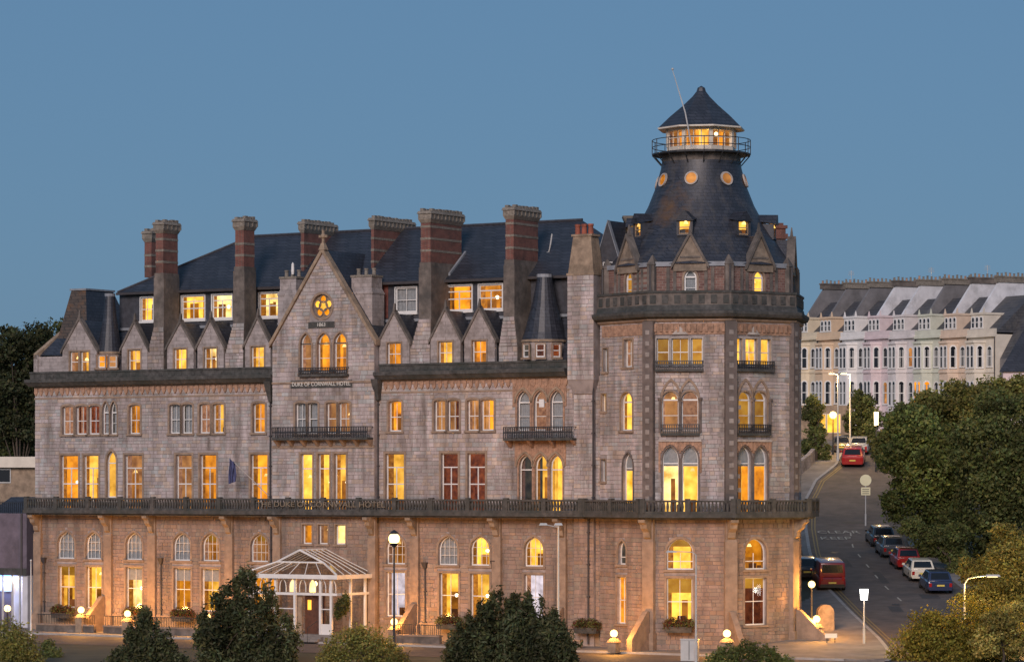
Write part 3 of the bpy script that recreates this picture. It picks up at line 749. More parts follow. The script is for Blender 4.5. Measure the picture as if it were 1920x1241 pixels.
# piers with brackets below the balcony
def pier(fr, u, wd, v, z1, br=True):
    mb = MB(); mb.box(fr, u-wd/2, u+wd/2, v-.3, v+.02, 0, z1-1.5); mb.frus(fr, (u-wd/2, u+wd/2, v-.3, v+.02), z1-1.5, (u-wd/2+.05, u+wd/2-.05, v-.22, v+.02), z1-1.3)
    mb.box(fr, u-wd/2+.05, u+wd/2-.05, v-.22, v+.02, z1-1.3, z1-.02)
    mb.box(fr, u-wd/2-.08, u+wd/2+.08, v-.45, v+.02, .0, 1.3)
    p = mb.build('pier', 'dressing', hotel)
    if br:
        mb = MB()
        pr = [(-.2, z1-1.35), (-.42, z1-1.2), (-.5, z1-.85), (-.82, z1-.6), (-.9, z1-.36), (-1.15, z1-.2), (-1.15, z1-.01), (-.1, z1-.01), (-.1, z1-1.35)]
        a_ = [fr.P(u-wd*.3, v+q[0], q[1]) for q in pr]; b_ = [fr.P(u+wd*.3, v+q[0], q[1]) for q in pr]
        mb.poly(a_); mb.poly(b_[::-1])
        for i in range(len(pr)): j = (i+1) % len(pr); mb.poly([a_[i], a_[j], b_[j], b_[i]])
        mb.build('bracket', 'ochre_stone', p)
for px in (69, 201, 283, 428, 776, 930, 1052): pier(F, F.u(px, -.3), .72, 0, BS0)
for px in (518, 696): pier(F, F.u(px, GV-.3), .66, GV, BS0)
# plinth course and street-level band
for a_, b_ in ((UL-.1, UG0), (UG1, UR)):
    mb = MB(); mb.box(F, a_, b_, -.12, .0, 0, 1.25); pl_ = mb.build('plinth', 'ochre_stone', hotel)
    mb = MB(); mb.box(F, a_+.03, b_, -.16, 0, 1.25, 1.42); mb.build('plinth_coping', 'dressing', pl_)
for k, (ua, ub) in enumerate(((UL-.5, UG0-.02), (UG1+.02, F.u(1068)))):
    mb = MB(); mb.box(F, ua+.45 if k == 0 else ua, ub, -.09, -.0, FR1-.12, FR1); mb.build('string_course', 'dressing', hotel)
    mb = MB(); mb.box(F, ua+.45 if k == 0 else ua, ub, -.06, 0, FR0-.12, FR0); mb.build('string_course', 'dressing', hotel)
    mb = MB(); u = (ua+.5)
    while u < ub-.2:
        mb.prism(F, [(u, FR1-.12), (u+.30, FR1-.12), (u+.30, FR1-.5), (u+.15, FR1-.72), (u, FR1-.5)], -.13, 0.)
        mb.box(F, u+.34, u+.5, -.07, 0, FR1-.34, FR1-.13); u += .52
    mb.build('corbel_table', 'terracotta', hotel, kind='stuff')
    mb = MB(); mb.frus(F, (ua+.2, ub, -.42, .3), FR1, (ua, ub, -.68, .3), FR1+.3); mb.box(F, ua, ub, -.72, .3, FR1+.3, FR1+.55); mb.box(F, ua+.3, ub, -.36, -.1, FR1+.55, CO+.12)
    mb.build('cornice', 'sooty', hotel)
    mb = MB(); mb.box(F, ua+.25, ub, -.42, -.05, CO+.12, CO+.26)
    u = ua+.4
    while u < ub-.3: mb.box(F, u, u+.35, -.39, -.36, FR1+.65, CO+.02); u += .62
    mb.build('parapet_coping', 'sooty', hotel)
# small iron balconies of the gable bay and the oriel
def balconet(fr, u0, u1, v, z0, z1, proj, slab='sooty', corb='terracotta', ncorb=5):
    mb = MB(); mb.box(fr, u0, u1, v-proj, v-.06, z0-.16, z0); b = mb.build('balcony', slab, hotel)
    mb = MB()
    mb.box(fr, u0, u1, v-proj, v-proj+.05, z1-.06, z1)
    for uu in (u0, u1-.05): mb.box(fr, uu, uu+.05, v-proj+.06, v-.06, z1-.055, z1-.005)
    u = u0
    while u < u1: mb.box(fr, u, u+.055, v-proj+.005, v-proj+.05, z0, z1-.06); u += .15
    mb.box(fr, u0, u1, v-proj+.01, v-proj+.045, (z0+z1)/2-.05, (z0+z1)/2+.05)
    mb.build('railing', 'iron', b, kind='stuff')
    if ncorb:
        for i in range(ncorb):
            uu = u0+.15+(u1-u0-.3)*i/(ncorb-1)
            mb = MB(); mb.frus(fr, (uu-.1, uu+.1, v-.16, v-.02), z0-.62, (uu-.14, uu+.14, v-proj*.85, v-.02), z0-.165); mb.build('corbel', corb, b)
    return b
balconet(F, F.u(511, GV-.7), F.u(690, GV-.7), GV, z(3.05), z(3.85), .8, ncorb=8, corb='dressing')
balconet(F, F.u(560, GV-.3), F.u(651, GV-.3), GV, z(7.62), z(8.12), .35, ncorb=0)
balconet(F, F.u(943, -.9), F.u(1073, -.9), -.05, z(2.9), z(3.7), .85, ncorb=4)
mb = MB(); mb.box(F, UG0, UG1, GV-.1, GV, z(2.32), z(2.5)); mb.build('string_course', 'dressing', hotel); mb = MB(); mb.box(F, UG0, UG1, GV-.1, GV, z(6.98), z(7.12)); mb.build('string_course', 'dressing', hotel)
# terracotta surround plates of the oriel windows
for (za, zb, u0p, u1p, ops_) in ((z(1.0), z(2.72), 966, 1062, RW), (z(5.1), z(7.0), 962, 1063, RW)):
    sel = [o for o in ops_ if o.u0 > F.u(960) and o.zs < zb and o.z1 > za]
    mb = MB()
    ua, ub = F.u(u0p), F.u(u1p); n = 60
    for i in range(n):
        p, q = ua+(ub-ua)*i/n, ua+(ub-ua)*(i+1)/n; zl = za; m = (p+q)/2
        for o in sel:
            if o.u0-.1 < m < o.u1+.1:
                c = o.curve(.1); zl = max(zl, max([zz for (uu, zz), (u2, z2) in zip(c, c[1:]) if uu <= m <= u2]+[z2 for (uu, zz), (u2, z2) in zip(c, c[1:]) if uu <= m <= u2]+[zl]))
        if zl < zb: mb.box(F, p, q, -.075-.02*(i % 2), 0, zl, zb)
    mb.build('carved_panel', 'terracotta', hotel)
    for o in sel:
        mb = MB(); mb.band(F, o.outline(.24, o.zs), o.outline(.1, o.zs), -.14, 0); mb.build('hood_mould', 'ochre_stone', hotel)

# ---- mansard, dormers
MZ0, MZ1, MV0, MV1 = CO-.3, z(11.45), .55, 2.35
UE0, UE1 = F.u(224, MV1), F.u(1066, MV1)
mb = MB(); mb.poly([F.P(F.u(130, .5), MV0, MZ0), F.P(UR, MV0, MZ0), F.P(UR, MV1, MZ1), F.P(F.u(150, 1), MV1, MZ1)]); mb.build('mansard_roof', 'slate', hotel)
mb = MB(); mb.box(F, UE0-.1, UE1, MV1-.16, MV1+.1, MZ1-.06, MZ1+.14); mb.build('ledge', 'lead', hotel)
def dormer(px0, px1, apy, gl, pair=False, zb=CO+.1):
    u0, u1 = F.u(px0, .05), F.u(px1, .05); um = (u0+u1)/2; hw = (u1-u0)/2; za = F.z((px0+px1)/2, apy); ze = z(9.85)
    mb = MB()
    wo = []
    ww = 1.18 if not pair else .85
    cs = [um] if not pair else [um-.52, um+.52]
    wz0, wz1 = z(8.2), z(9.78)
    d = MB(); d.prism(F, [(u0, ze), (u1, ze), (um, za)], .0, .3)
    d.prism(F, [(u0, zb), (u0+.0, ze), (cs[0]-ww/2, ze), (cs[0]-ww/2, zb)], .0, .3)
    d.prism(F, [(cs[-1]+ww/2, zb), (cs[-1]+ww/2, ze), (u1, ze), (u1, zb)], .0, .3)
    d.prism(F, [(cs[0]-ww/2, wz1), (cs[0]-ww/2, ze), (cs[-1]+ww/2, ze), (cs[-1]+ww/2, wz1)], .0, .3)
    if pair: d.prism(F, [(um-.09, zb), (um-.09, wz1), (um+.09, wz1), (um+.09, zb)], .0, .3)
    o = d.build('dormer', 'coursed', hotel)
    cp = MB()
    for s_ in (-1, 1): cp.prism(F, [(um+s_*(hw+.16), ze-.25), (um+s_*(hw+.16), ze+.02), (um, za+.28), (um, za+.0)], -.1, .36)
    cp.frus(F, (um-.1, um+.1, -.06, .14), za+.2, (um-.05, um+.05, 0, .08), za+.75); cp.build('coping', 'sooty_stone', o)
    rf = MB()
    for s_ in (-1, 1): rf.poly([F.P(um+s_*hw, .3, ze), F.P(um, .3, za), F.P(um, MV0+(za-MZ0)/(MZ1-MZ0)*(MV1-MV0), za), F.P(um+s_*hw, MV0+(ze-MZ0)/(MZ1-MZ0)*(MV1-MV0), ze)])
    rf.build('dormer_roof', 'slate', o)
    ck = MB()
    for s_ in (-1, 1): ck.poly([F.P(um+s_*hw, .3, zb), F.P(um+s_*hw, 1.4, zb), F.P(um+s_*hw, 1.4, ze), F.P(um+s_*hw, .3, ze)])
    ck.build('cheek', 'slate_wall', o)
    for c in cs:
        window(F, Op(c-ww/2, c+ww/2, wz0, wz1), gl[cs.index(c)], 0., 'sash', surround='dressing', sw=.1, parent=o, rec=.15, roomdepth=.5)
for a_, b_, ap, gl in ((229, 277, 606, ['Y']), (314, 364, 606, ['Y']), (371, 420, 602, ['Ws']), (460, 508, 598, ['Y']), (712, 768, 588, ['O']), (808, 864, 582, ['Y']), (871, 928, 580, ['O'])):
    dormer(a_, b_, ap, gl)
dormer(118, 182, 600, ['P', 'Y'], True)
# upper slate-hung storey
UP = []
UO = row(F, [(264, 287, 'Y', 'sash'), (341, 384, 'Y', 'french'), (398, 435, 'Ws', 'french'), (486, 522, 'W', 'french'), (742, 781, 'N', 'sash'), (836, 885, 'O', 'french'), (898, 942, 'Os', 'french')], z(12.05), z(13.85), None, 'sash', v=MV1, surround='white_paint', sw=.08, rec=.06, fw=.09)
wall(F, UE0, UE1, MZ1+.1, z(14.4), UO, MV1, dostones=False, mat='slate_wall', thick=.2, name='attic_wall')
mb = MB(); mb.box(F, F.u(706, MV1), F.u(728, MV1), MV1-.03, MV1, MZ1+.25, z(14.1)); mb.build('tile_panel', 'red_tile', hotel)
EV, EZ, RV, RZ = 1.95, z(14.28), 7.2, z(18.5)
ur0, ur1 = F.u(470, RV), F.u(1092, RV)
e0, e1 = F.u(220, EV), F.u(1075, EV)
mb = MB()
mb.poly([F.P(e0, EV, EZ), F.P(e1+2, EV, EZ), F.P(ur1, RV, RZ), F.P(ur0, RV, RZ)])
mb.poly([F.P(e0, EV, EZ), F.P(ur0, RV, RZ), F.P(e0, 2*RV-EV, EZ)])
mb.poly([F.P(e0, 2*RV-EV, EZ), F.P(ur0, RV, RZ), F.P(ur1, RV, RZ), F.P(e1+2, 2*RV-EV, EZ)])
mb.poly([F.P(ur1, RV, RZ), F.P(e1+2, EV, EZ), F.P(e1+2, 2*RV-EV, EZ)])
roof = mb.build('main_roof', 'slate', hotel)
mb = MB(); mb.box(F, e0-.05, e1+2, EV-.12, EV+.05, EZ-.2, EZ-.02); mb.build('gutter', 'pipe', roof)
mb = MB(); mb.tube([F.P(ur0, RV, RZ+.05), F.P(ur1, RV, RZ+.05)], .11, 6); mb.tube([F.P(e0, EV, EZ+.03), F.P(ur0, RV, RZ+.03)], .09, 6); mb.build('ridge_tiles', 'slate_wall', roof)
mb = MB(); up = F.u(1026, 4.6)
mb.tube([F.P(up, 4.2, z(16.0)), F.P(up+.35, 4.25, z(16.1)), F.P(up+.45, 4.3, z(16.6)), F.P(up+.4, 4.6, z(17.4))], .05, 6); mb.build('vent_pipe', 'pole_grey', roof)
# gap closing slate behind mansard left end
mb = MB(); mb.poly([F.P(e0+.1, MV1, MZ1), F.P(e0+.1, 12, MZ1), F.P(e0+.1, 12, EZ), F.P(e0+.1, MV1, EZ)]); mb.build('attic_end_wall', 'slate_wall', hotel)
# ---- left pavilion: steep truncated roof, end gable, round slate turret
pz0, pz1 = z(9.2), F.z(170, 545, 4.)
b0, b1 = F.u(98, 1.), F.u(166, 1.); t0, t1 = F.u(134, 3.0), F.u(161, 3.0)
mb = MB(); P = F.P
A4 = [P(b0, .9, pz0), P(b1, .9, pz0), P(b1, 8, pz0), P(b0, 8, pz0)]; T4 = [P(t0, 3.0, pz1), P(t1, 3.0, pz1), P(t1, 6.3, pz1), P(t0, 6.3, pz1)]
mb.poly([A4[1], A4[2], T4[2], T4[1]]); mb.poly([A4[2], A4[3], T4[3], T4[2]]); mb.poly([A4[3], A4[0], T4[0], T4[3]]); mb.poly(T4); pav = mb.build('pavilion_roof', 'slate', hotel)
mb = MB(); mb.poly([A4[0], A4[1], T4[1], T4[0]]); mb.build('lichened_slope', 'slate_brown', pav)
mb = MB(); mb.box(F, t0-.1, t1+.1, 2.9, 6.4, pz1-.02, pz1+.12); mb.build('lead_cap', 'lead', pav)
mb = MB(); ul = F.u(72, .2)
mb.poly([P(ul, .3, z(9.55)), P(F.u(122, .3), .3, z(9.55)), P(F.u(150, 2.4), 2.4, z(11.8)), P(F.u(128, 2.4), 2.4, z(11.8))]); mb.build('end_roof', 'slate', hotel)
mb = MB(); mb.hull8([P(ul-.35, .05, z(9.3)), P(ul, .05, z(9.3)), P(ul+.9, 3, z(11.6)), P(ul+.55, 3, z(11.6)), P(ul-.35, .05, z(9.7)), P(ul, .05, z(9.7)), P(ul+.9, 3, z(12.05)), P(ul+.55, 3, z(12.05))]); mb.build('raking_coping', 'ochre_stone', hotel)
mb = MB(); mb.box(F, ul-.3, F.u(120, .2), .15, .45, CO, z(9.45)); mb.box(F, ul-.35, ul+.05, .05, .6, CO+.01, z(9.6)); mb.build('end_parapet', 'coursed', hotel)
def turret(pxc, pxw, v, zb, zt, ztop_r, zwall0, gl, name='turret_roof', mat='coursed'):
    uc = F.u(pxc, v); c = F.P(uc, v, 0); r = pxw/2/25.8
    mb = MB(); n = 20
    mb.lathe(c[0], c[1], [(r*1.06, zb), (r*.93, zb+(zt-zb)*.12), (r*.8, zb+(zt-zb)*.3), (r*.55, zb+(zt-zb)*.62), (ztop_r, zt)], n)
    o = mb.build(name, 'slate', hotel)
    mb = MB(); mb.lathe(c[0], c[1], [(r, zwall0), (r, zb), ], n, cap=False); mb.build('turret_wall', mat, o)
    mb = MB(); mb.lathe(c[0], c[1], [(r*1.08, zb-.14), (r*1.08, zb+.02)], n); mb.build('eaves_band', 'ochre_stone', o)
    mb = MB(); mb.lathe(c[0], c[1], [(ztop_r*1.06, zt), (ztop_r*1.06, zt+.22)], 12); mb.build('lead_cap', 'lead', o)
    for da, g in gl:
        a = da; fr = Fr(c[0]+r*sin(R(a)), c[1]-r*cos(R(a)), a)
        window(fr, Op(-.3, .3, z(8.5), zb-.3), g, -.22, 'sash', surround='dressing', sw=.07, parent=o, rec=.02, roomdepth=.13)
    return o
turret(206, 48, 1.1, z(9.72), F.z(205, 556, 1.1), .38, CO-.2, [(-66, 'Pn'), (-24, 'On'), (18, 'Pn')])
turret(1021, 78, 1.15, F.z(1020, 638, 1.1), F.z(1032, 520, 1.2), .52, CO-.2, [(-48, 'Dn'), (-10, 'Rn'), (28, 'Rn')])

# ---- chimney stacks
def stack(px0, px1, dep, v, py_top, py_split, base=None, px_base=None, zb=None, pots=0, capw=.14, front=True):
    vv = v
    u0, u1 = F.u(px0, vv), F.u(px1, vv); zt = F.z((px0+px1)/2, py_top, vv); zs = F.z((px0+px1)/2, py_split, vv)
    hc = 1.05
    mb = MB(); mb.box(F, u0, u1, vv, vv+dep, zs, zt-hc); ch = mb.build('chimney', 'brick', hotel)
    if front:
        bu0, bu1 = F.u(px_base[0], vv), F.u(px_base[1], vv)
        mb = MB(); zm = zs-(zs-zb)*.55
        mb.frus(F, (bu0, bu1, vv-.12, vv+1.1), zb, (bu0, bu1, vv-.12, vv+1.1), zb+1.2)
        mb.frus(F, (bu0, bu1, vv-.12, vv+1.1), zb+1.2, (u0-.12, u1+.12, vv-.1, vv+dep*.85), zm)
        mb.box(F, u0-.12, u1+.12, vv-.08, vv+dep+.05, zm, zs-.35); mb.box(F, u0-.07, u1+.07, vv-.06, vv+dep+.06, zs-.35, zs)
        mb.build('stone_base', 'sooty_stone', ch)
        stones(F, bu0, bu1, zb, zb+1.2, [], vv-.1); stones(F, 0, 0, zb+1.22, zm, [], vv-.11, lambda zz: (lambda t: (bu0+(u0-.12-bu0)*t, bu1+(u1+.12-bu1)*t))(min(1, max(0, (zz-zb-1.2)/(zm-zb-1.2)))))
    zz = zs+.75
    while zz < zt-hc-.35:
        mb = MB(); mb.box(F, u0-.02, u1+.02, vv-.02, vv+dep+.02, zz, zz+.17); mb.build('pale_band', 'flaunching', ch); zz += .85
    mb = MB(); w_ = capw
    mb.frus(F, (u0-.02, u1+.02, vv-.02, vv+dep+.02), zt-hc, (u0-w_, u1+w_, vv-w_, vv+dep+w_), zt-hc+.25)
    mb.box(F, u0-w_, u1+w_, vv-w_, vv+dep+w_, zt-hc+.25, zt-.3)
    mb.frus(F, (u0-w_-.08, u1+w_+.08, vv-w_-.08, vv+dep+w_+.08), zt-.42, (u0-w_, u1+w_, vv-w_, vv+dep+w_), zt-.22)
    n = max(2, int(dep/.42))
    for i in range(n):
        a_ = vv+dep*(i+.5)/n
        for ux in ([u0+.02, u1-.02] if u1-u0 > .5 else [(u0+u1)/2]): mb.box(F, ux-.14, ux+.14, a_-.15, a_+.15, zt-.22, zt-random.uniform(0, .08))
    for i in range(n+1):
        a_ = vv-w_+(dep+2*w_)*i/n; mb.box(F, u1+w_, u1+w_+.05, a_-.06, a_+.06, zt-hc+.3, zt-.44)
    mb.build('chimney_cap', 'flaunching', ch)
    return ch
stack(292, 306, 1.75, .2, 411, 512, px_base=(277, 309), zb=CO+.1)
stack(441, 457, 1.3, .2, 405, 500, px_base=(424, 458), zb=CO+.1)
stack(789, 807, 4.0, .25, 390, 492, px_base=(771, 808), zb=CO+.1)
stack(948, 963, 3.2, .25, 383, 487, px_base=(937, 972), zb=CO+.1)
stack(271, 284, 1.1, 3.6, 428, 520, front=False)
stack(564, 570, 3.9, 3.4, 410, 520, front=False)
stack(696, 701, 5.0, 3.4, 403, 512, front=False)
# lead flashings where the stacks meet the roof
def roofz(v): return EZ+(v-EV)/(RV-EV)*(RZ-EZ)
for px, va, vb in ((865, 1.0, 4.25), (770, 4.4, 9.0)):
    pass
for px, va, vb in ((807, 2.3, 4.4),):
    u_ = F.u(px, .25)+.16
    mb = MB(); mb.hull8([P(u_, va, roofz(va)+.02), P(u_+.16, va, roofz(va)+.02), P(u_+.16, vb, roofz(vb)+.02), P(u_, vb, roofz(vb)+.02), P(u_, va, roofz(va)+.2), P(u_+.16, va, roofz(va)+.2), P(u_+.16, vb, roofz(vb)+.2), P(u_, vb, roofz(vb)+.2)]); mb.build('flashing', 'lead', roof)
# stone stacks flanking the gable
def gstack(px0, px1, pyt, pots):
    v = .3; u0, u1 = F.u(px0, v), F.u(px1, v); zt = F.z(px0, pyt, v)
    mb = MB(); mb.box(F, u0, u1, v, v+1.5, CO, zt-1.3); mb.frus(F, (u0, u1, v, v+1.5), zt-1.3, (u0+.12, u1-.12, v+.1, v+1.4), zt-1.0); mb.box(F, u0+.12, u1-.12, v+.1, v+1.4, zt-1.0, zt-.2)
    mb.box(F, u0-.04, u1+.04, v-.04, v+1.54, zt-1.42, zt-1.3)
    ch = mb.build('chimney', 'coursed', hotel)
    mb = MB(); mb.box(F, u0+.06, u1-.06, v+.04, v+1.46, zt-.2, zt-.05); mb.build('chimney_cap', 'flaunching', ch)
    for i in range(pots):
        c = F.P(u0+(u1-u0)*(i+.5)/pots, v+.7, 0); mb = MB(); mb.lathe(c[0], c[1], [(.15, zt-.05), (.13, zt+.3), (.17, zt+.38), (.17, zt+.45)], 10); mb.build('chimney_pot', 'flaunching', ch)
gstack(521, 556, 518, 3); gstack(655, 698, 515, 3)
mb = MB(); c = F.P(F.u(549, .6), .6, 0); mb.lathe(c[0], c[1], [(.09, z(15.0)), (.12, z(15.2)), (.10, z(15.75)), (.0, z(15.9))], 8); mb.build('vent_cowl', 'white_paint', hotel)
# stack against the tower
sv = -.75
u0, u1 = F.u(1064, sv), F.u(1113, sv)
mb = MB(); zt = F.z(1090, 440, sv); zm_ = F.z(1090, 516, sv); zb_ = F.z(1090, 712, sv)
mb.box(F, u0, u1, sv, .6, zb_, zm_); mb.frus(F, (u0+.3, u1-.3, sv+.3, 0), zb_-.95, (u0, u1, sv, .3), zb_)
ts = mb.build('chimney', 'mortar', hotel); stones(F, u0, u1, zb_, zm_, [], sv)
mb = MB(); mb.box(F, u0-.05, u1+.05, sv-.06, .7, zm_, zm_+.16); mb.frus(F, (u0+.03, u1-.03, sv+.03, .6), zm_+.16, (u0+.34, u1-.34, sv+.2, .45), zt-.1); mb.box(F, u0+.22, u1-.22, sv+.14, .5, zt-.1, zt+.05); mb.build('tapered_top', 'ochre_stone', ts)
for i, du in enumerate((.5, 1.0, 1.5)):
    c = F.P(u0+du*(u1-u0)/2., sv+.5, 0); mb = MB(); mb.lathe(c[0], c[1], [(.2, zt+.05), (.17, zt+.55), (.21, zt+.62), (.21, zt+.75)], 10); mb.build('chimney_pot', 'pot', ts)
mb = MB(); mb.box(F, u0+.25, u1-.25, -.3, 0, 0, zb_-.9); mb.build('pilaster', 'mortar', hotel); stones(F, u0+.25, u1-.25, BS1, zb_-.9, [], -.3); stones(F, u0+.25, u1-.25, 1.4, BS0, [], -.3)

# ---- downpipes
def downpipe(fr, u, v, z0, z1, hop=True, r=.065):
    mb = MB(); mb.tube([fr.P(u, v-.1, z0), fr.P(u, v-.1, z1)], r, 8)
    if hop: mb.frus(fr, (u-.1, u+.1, v-.2, v-.02), z1-.05, (u-.22, u+.22, v-.32, v-.02), z1+.4)
    zz = z0+1
    while zz < z1: mb.box(fr, u-.1, u+.1, v-.18, v, zz, zz+.08); zz += 2.2
    mb.build('downpipe', 'pipe', hotel)
for px, v, a_, b_ in ((83, 0, 1.2, z(-6.3)), (302, 0, .8, z(-6.2)), (797, 0, .4, z(-6.2)), (926, 0, 1.0, z(-6.0)), (687, GV, 1.2, z(-7)), (507, 0, BS1, z(6.6)), (709, 0, BS1, z(6.4)), (1117, 0, BS1, z(10.6)), (1108, 0, .3, BS0), (706, 0, 1.0, BS0-.4), (508, 0, 1.0, BS0-.4)):
    downpipe(F, F.u(px, v-.1), v if px not in (1117, 1108) else -.35, a_, b_)
# dark wash-down leads beside the gable
for px in (505, 706):
    mb = MB(); u = F.u(px, -.4); mb.frus(F, (u-.12, u+.12, -.35, 0), z(5.7), (u-.3, u+.3, -.75, 0), z(7.2)); mb.build('rain_hopper', 'sooty', hotel)
# flag on a slanting staff over the balcony
mb = MB(); fa_ = F.P(F.u(504, -.2), -.1, z(-1.2)); fb_ = at_ = F.P(F.u(428, -2.4), -2.4, F.z(428, 856, -2.4)); mb.tube([fa_, fb_], [.035, .02], 6); fs = mb.build('flag_staff', 'pole_grey', hotel)
mb = MB(); n = 8
mb.quadgrid([[(fb_[0]+(fa_[0]-fb_[0])*t_+.04*sin(t_*60+q*5), fb_[1]+(fa_[1]-fb_[1])*t_+.08*sin(t_*90+q*3), fb_[2]+(fa_[2]-fb_[2])*t_-q*(2.0-t_*4)) for t_ in [.015+.17*i/n for i in range(n+1)]] for q in (0, .25, .5, .75, 1)]); mb.build('flag', 'cloth_flag', fs)
# alarm boxes, satellite dish, and the like
mb = MB(); mb.box(F, F.u(1013), F.u(1022), -.16, -.06, z(5.05), z(5.6)); mb.build('extractor_box', 'white_paint', hotel)

# ================================================================ CORNER TOWER (part of the hotel)
TR = 7.15; AP = TR*cos(pi/8); HW = TR*sin(pi/8)
VA = [ANG-45+45*k for k in range(8)]          # vertex bearings
def tface(a, r=TR): ap = r*cos(pi/8); return Fr(C[0]+ap*sin(R(a)), C[1]-ap*cos(R(a)), a)
FA = [ANG-22.5+45*k for k in range(4)]        # bearings of the four faces one can see
T = [tface(a) for a in FA]
tz = lambda py: T[1].z(1275, py)
TFR, TCO = tz(632), tz(602)
L1, L2, L3 = tz(875), tz(738), tz(634)
TO = [[], [], [], []]
def tw(k, a_, b_, z0, z1, glow, style, arch=None, rise=None, **kw):
    o = Op(a_, b_, z0, z1, arch, rise); window(T[k], o, glow, 0., style, **kw); TO[k].append(o); return o
U1 = lambda px: T[1].u(px); U2 = lambda px: T[2].u(px); U0 = lambda px: T[0].u(px)
# ground floor
tw(1, U1(1250), U1(1300), AW0, AW1, 'Yb', 'sash', 'round', .95); tw(1, U1(1250), U1(1298), TW0, TW1, 'Ybf', 'sash')
tw(2, U2(1396), U2(1437), AW0, AW1, 'Of', 'sash', 'round', .95); tw(2, U2(1396), U2(1437), TW0, TW1, 'Rb', 'sash')
tw(0, U0(1159), U0(1174), z(-5.7), z(-4.1), 'Dn', 'sash', 'pointed', .6); tw(0, U0(1157), U0(1174), TW0, TW1, 'On', 'sash')
tw(3, -.6, .6, AW0, AW1, 'N', 'grid', 'round'); tw(3, -.6, .6, TW0, TW1, 'O', 'sash')
# first floor: twin gothic lights, blinds half down
for k, (p, q) in ((1, (1242, 1309)), (2, (1383, 1439))):
    f = U1 if k == 1 else U2; a_, b_ = f(p), f(q); m = (a_+b_)/2
    tw(k, a_, m-.11, FB, tz(836), 'Wngf' if k == 1 else 'Yngf', 'transom', 'pointed', .85, surround='shaft', sill=False, sw=.1)
    tw(k, m+.11, b_, FB, tz(836), 'Yngf' if k == 1 else 'Ongf', 'transom', 'pointed', .85, surround='shaft', sill=False, sw=.1)
tw(0, U0(1168), U0(1187), FB, tz(848), 'Yng', 'transom', 'pointed', .85, surround='shaft', sill=False, sw=.1)
tw(3, -.75, -.1, FB, tz(840), 'On', 'transom', 'pointed', .8, surround='shaft', sill=False, sw=.1); tw(3, .1, .75, FB, tz(840), 'On', 'transom', 'pointed', .8, surround='shaft', sill=False, sw=.1)
# second floor: twin round lights under pointed hoods
for k, (p, q), gl in ((1, (1241, 1309), ('P', 'C')), (2, (1384, 1438), ('B', 'B'))):
    f = U1 if k == 1 else U2; a_, b_ = f(p), f(q); m = (a_+b_)/2
    tw(k, a_, m-.1, tz(808), L2+.15, gl[0], 'lancet', 'round', surround='dressing', sw=.1)
    tw(k, m+.1, b_, tz(808), L2+.15, gl[1], 'lancet', 'round', surround='dressing', sw=.1)
tw(0, U0(1164), U0(1186), tz(806), L2+.15, 'Y', 'lancet', 'round', surround='dressing', sw=.1)
tw(3, -.75, -.08, tz(808), L2+.1, 'P', 'lancet', 'round', sw=.1); tw(3, .08, .75, tz(808), L2+.1, 'P', 'lancet', 'round', sw=.1)
# third floor: triple lights
for k, cuts, g in ((1, ((1231, 1254), (1259, 1291), (1296, 1317)), 'B'), (2, ((1376, 1392), (1397, 1420), (1426, 1445)), 'Yn')):
    f = U1 if k == 1 else U2
    for p, q in cuts: tw(k, f(p), f(q), tz(686), L3, g, 'sash', surround='dressing_pale', sw=.07, sill=False)
tw(0, U0(1170), U0(1186), tz(686), L3, 'P', 'sash'); tw(3, -.8, -.1, tz(686), L3, 'P', 'sash'); tw(3, .1, .8, tz(686), L3, 'P', 'sash')
# stair slits on the narrow left face
for p, q, y0, y1, g in ((1131, 1140, 648, 693, 'D'), (1128, 1137, 735, 768, 'Y'), (1127, 1136, 860, 902, 'D')): tw(0, U0(p), U0(q), tz(y1), tz(y0), g+'n', 'plain', sw=.07, fw=.03)
for k in range(4):
    wall(T[k], -HW, HW, 0, TCO, TO[k], 0., label='stone face of the corner tower', thick=.32, sides=False)
mb = MB(); mb.lathe(C[0], C[1], [(TR-.02, 0), (TR-.02, TCO)], 8, VA[4]); 
mb = MB()
for k in range(3, 7):
    a0, a1 = VA[(k+1) % 8], VA[(k+2) % 8]
    q = [(C[0]+TR*sin(R(a)), C[1]-TR*cos(R(a))) for a in (a0, a1)]
    mb.poly([(*q[0], 0), (*q[1], 0), (*q[1], TCO), (*q[0], TCO)])
mb.build('tower_back_wall', 'coursed', hotel)
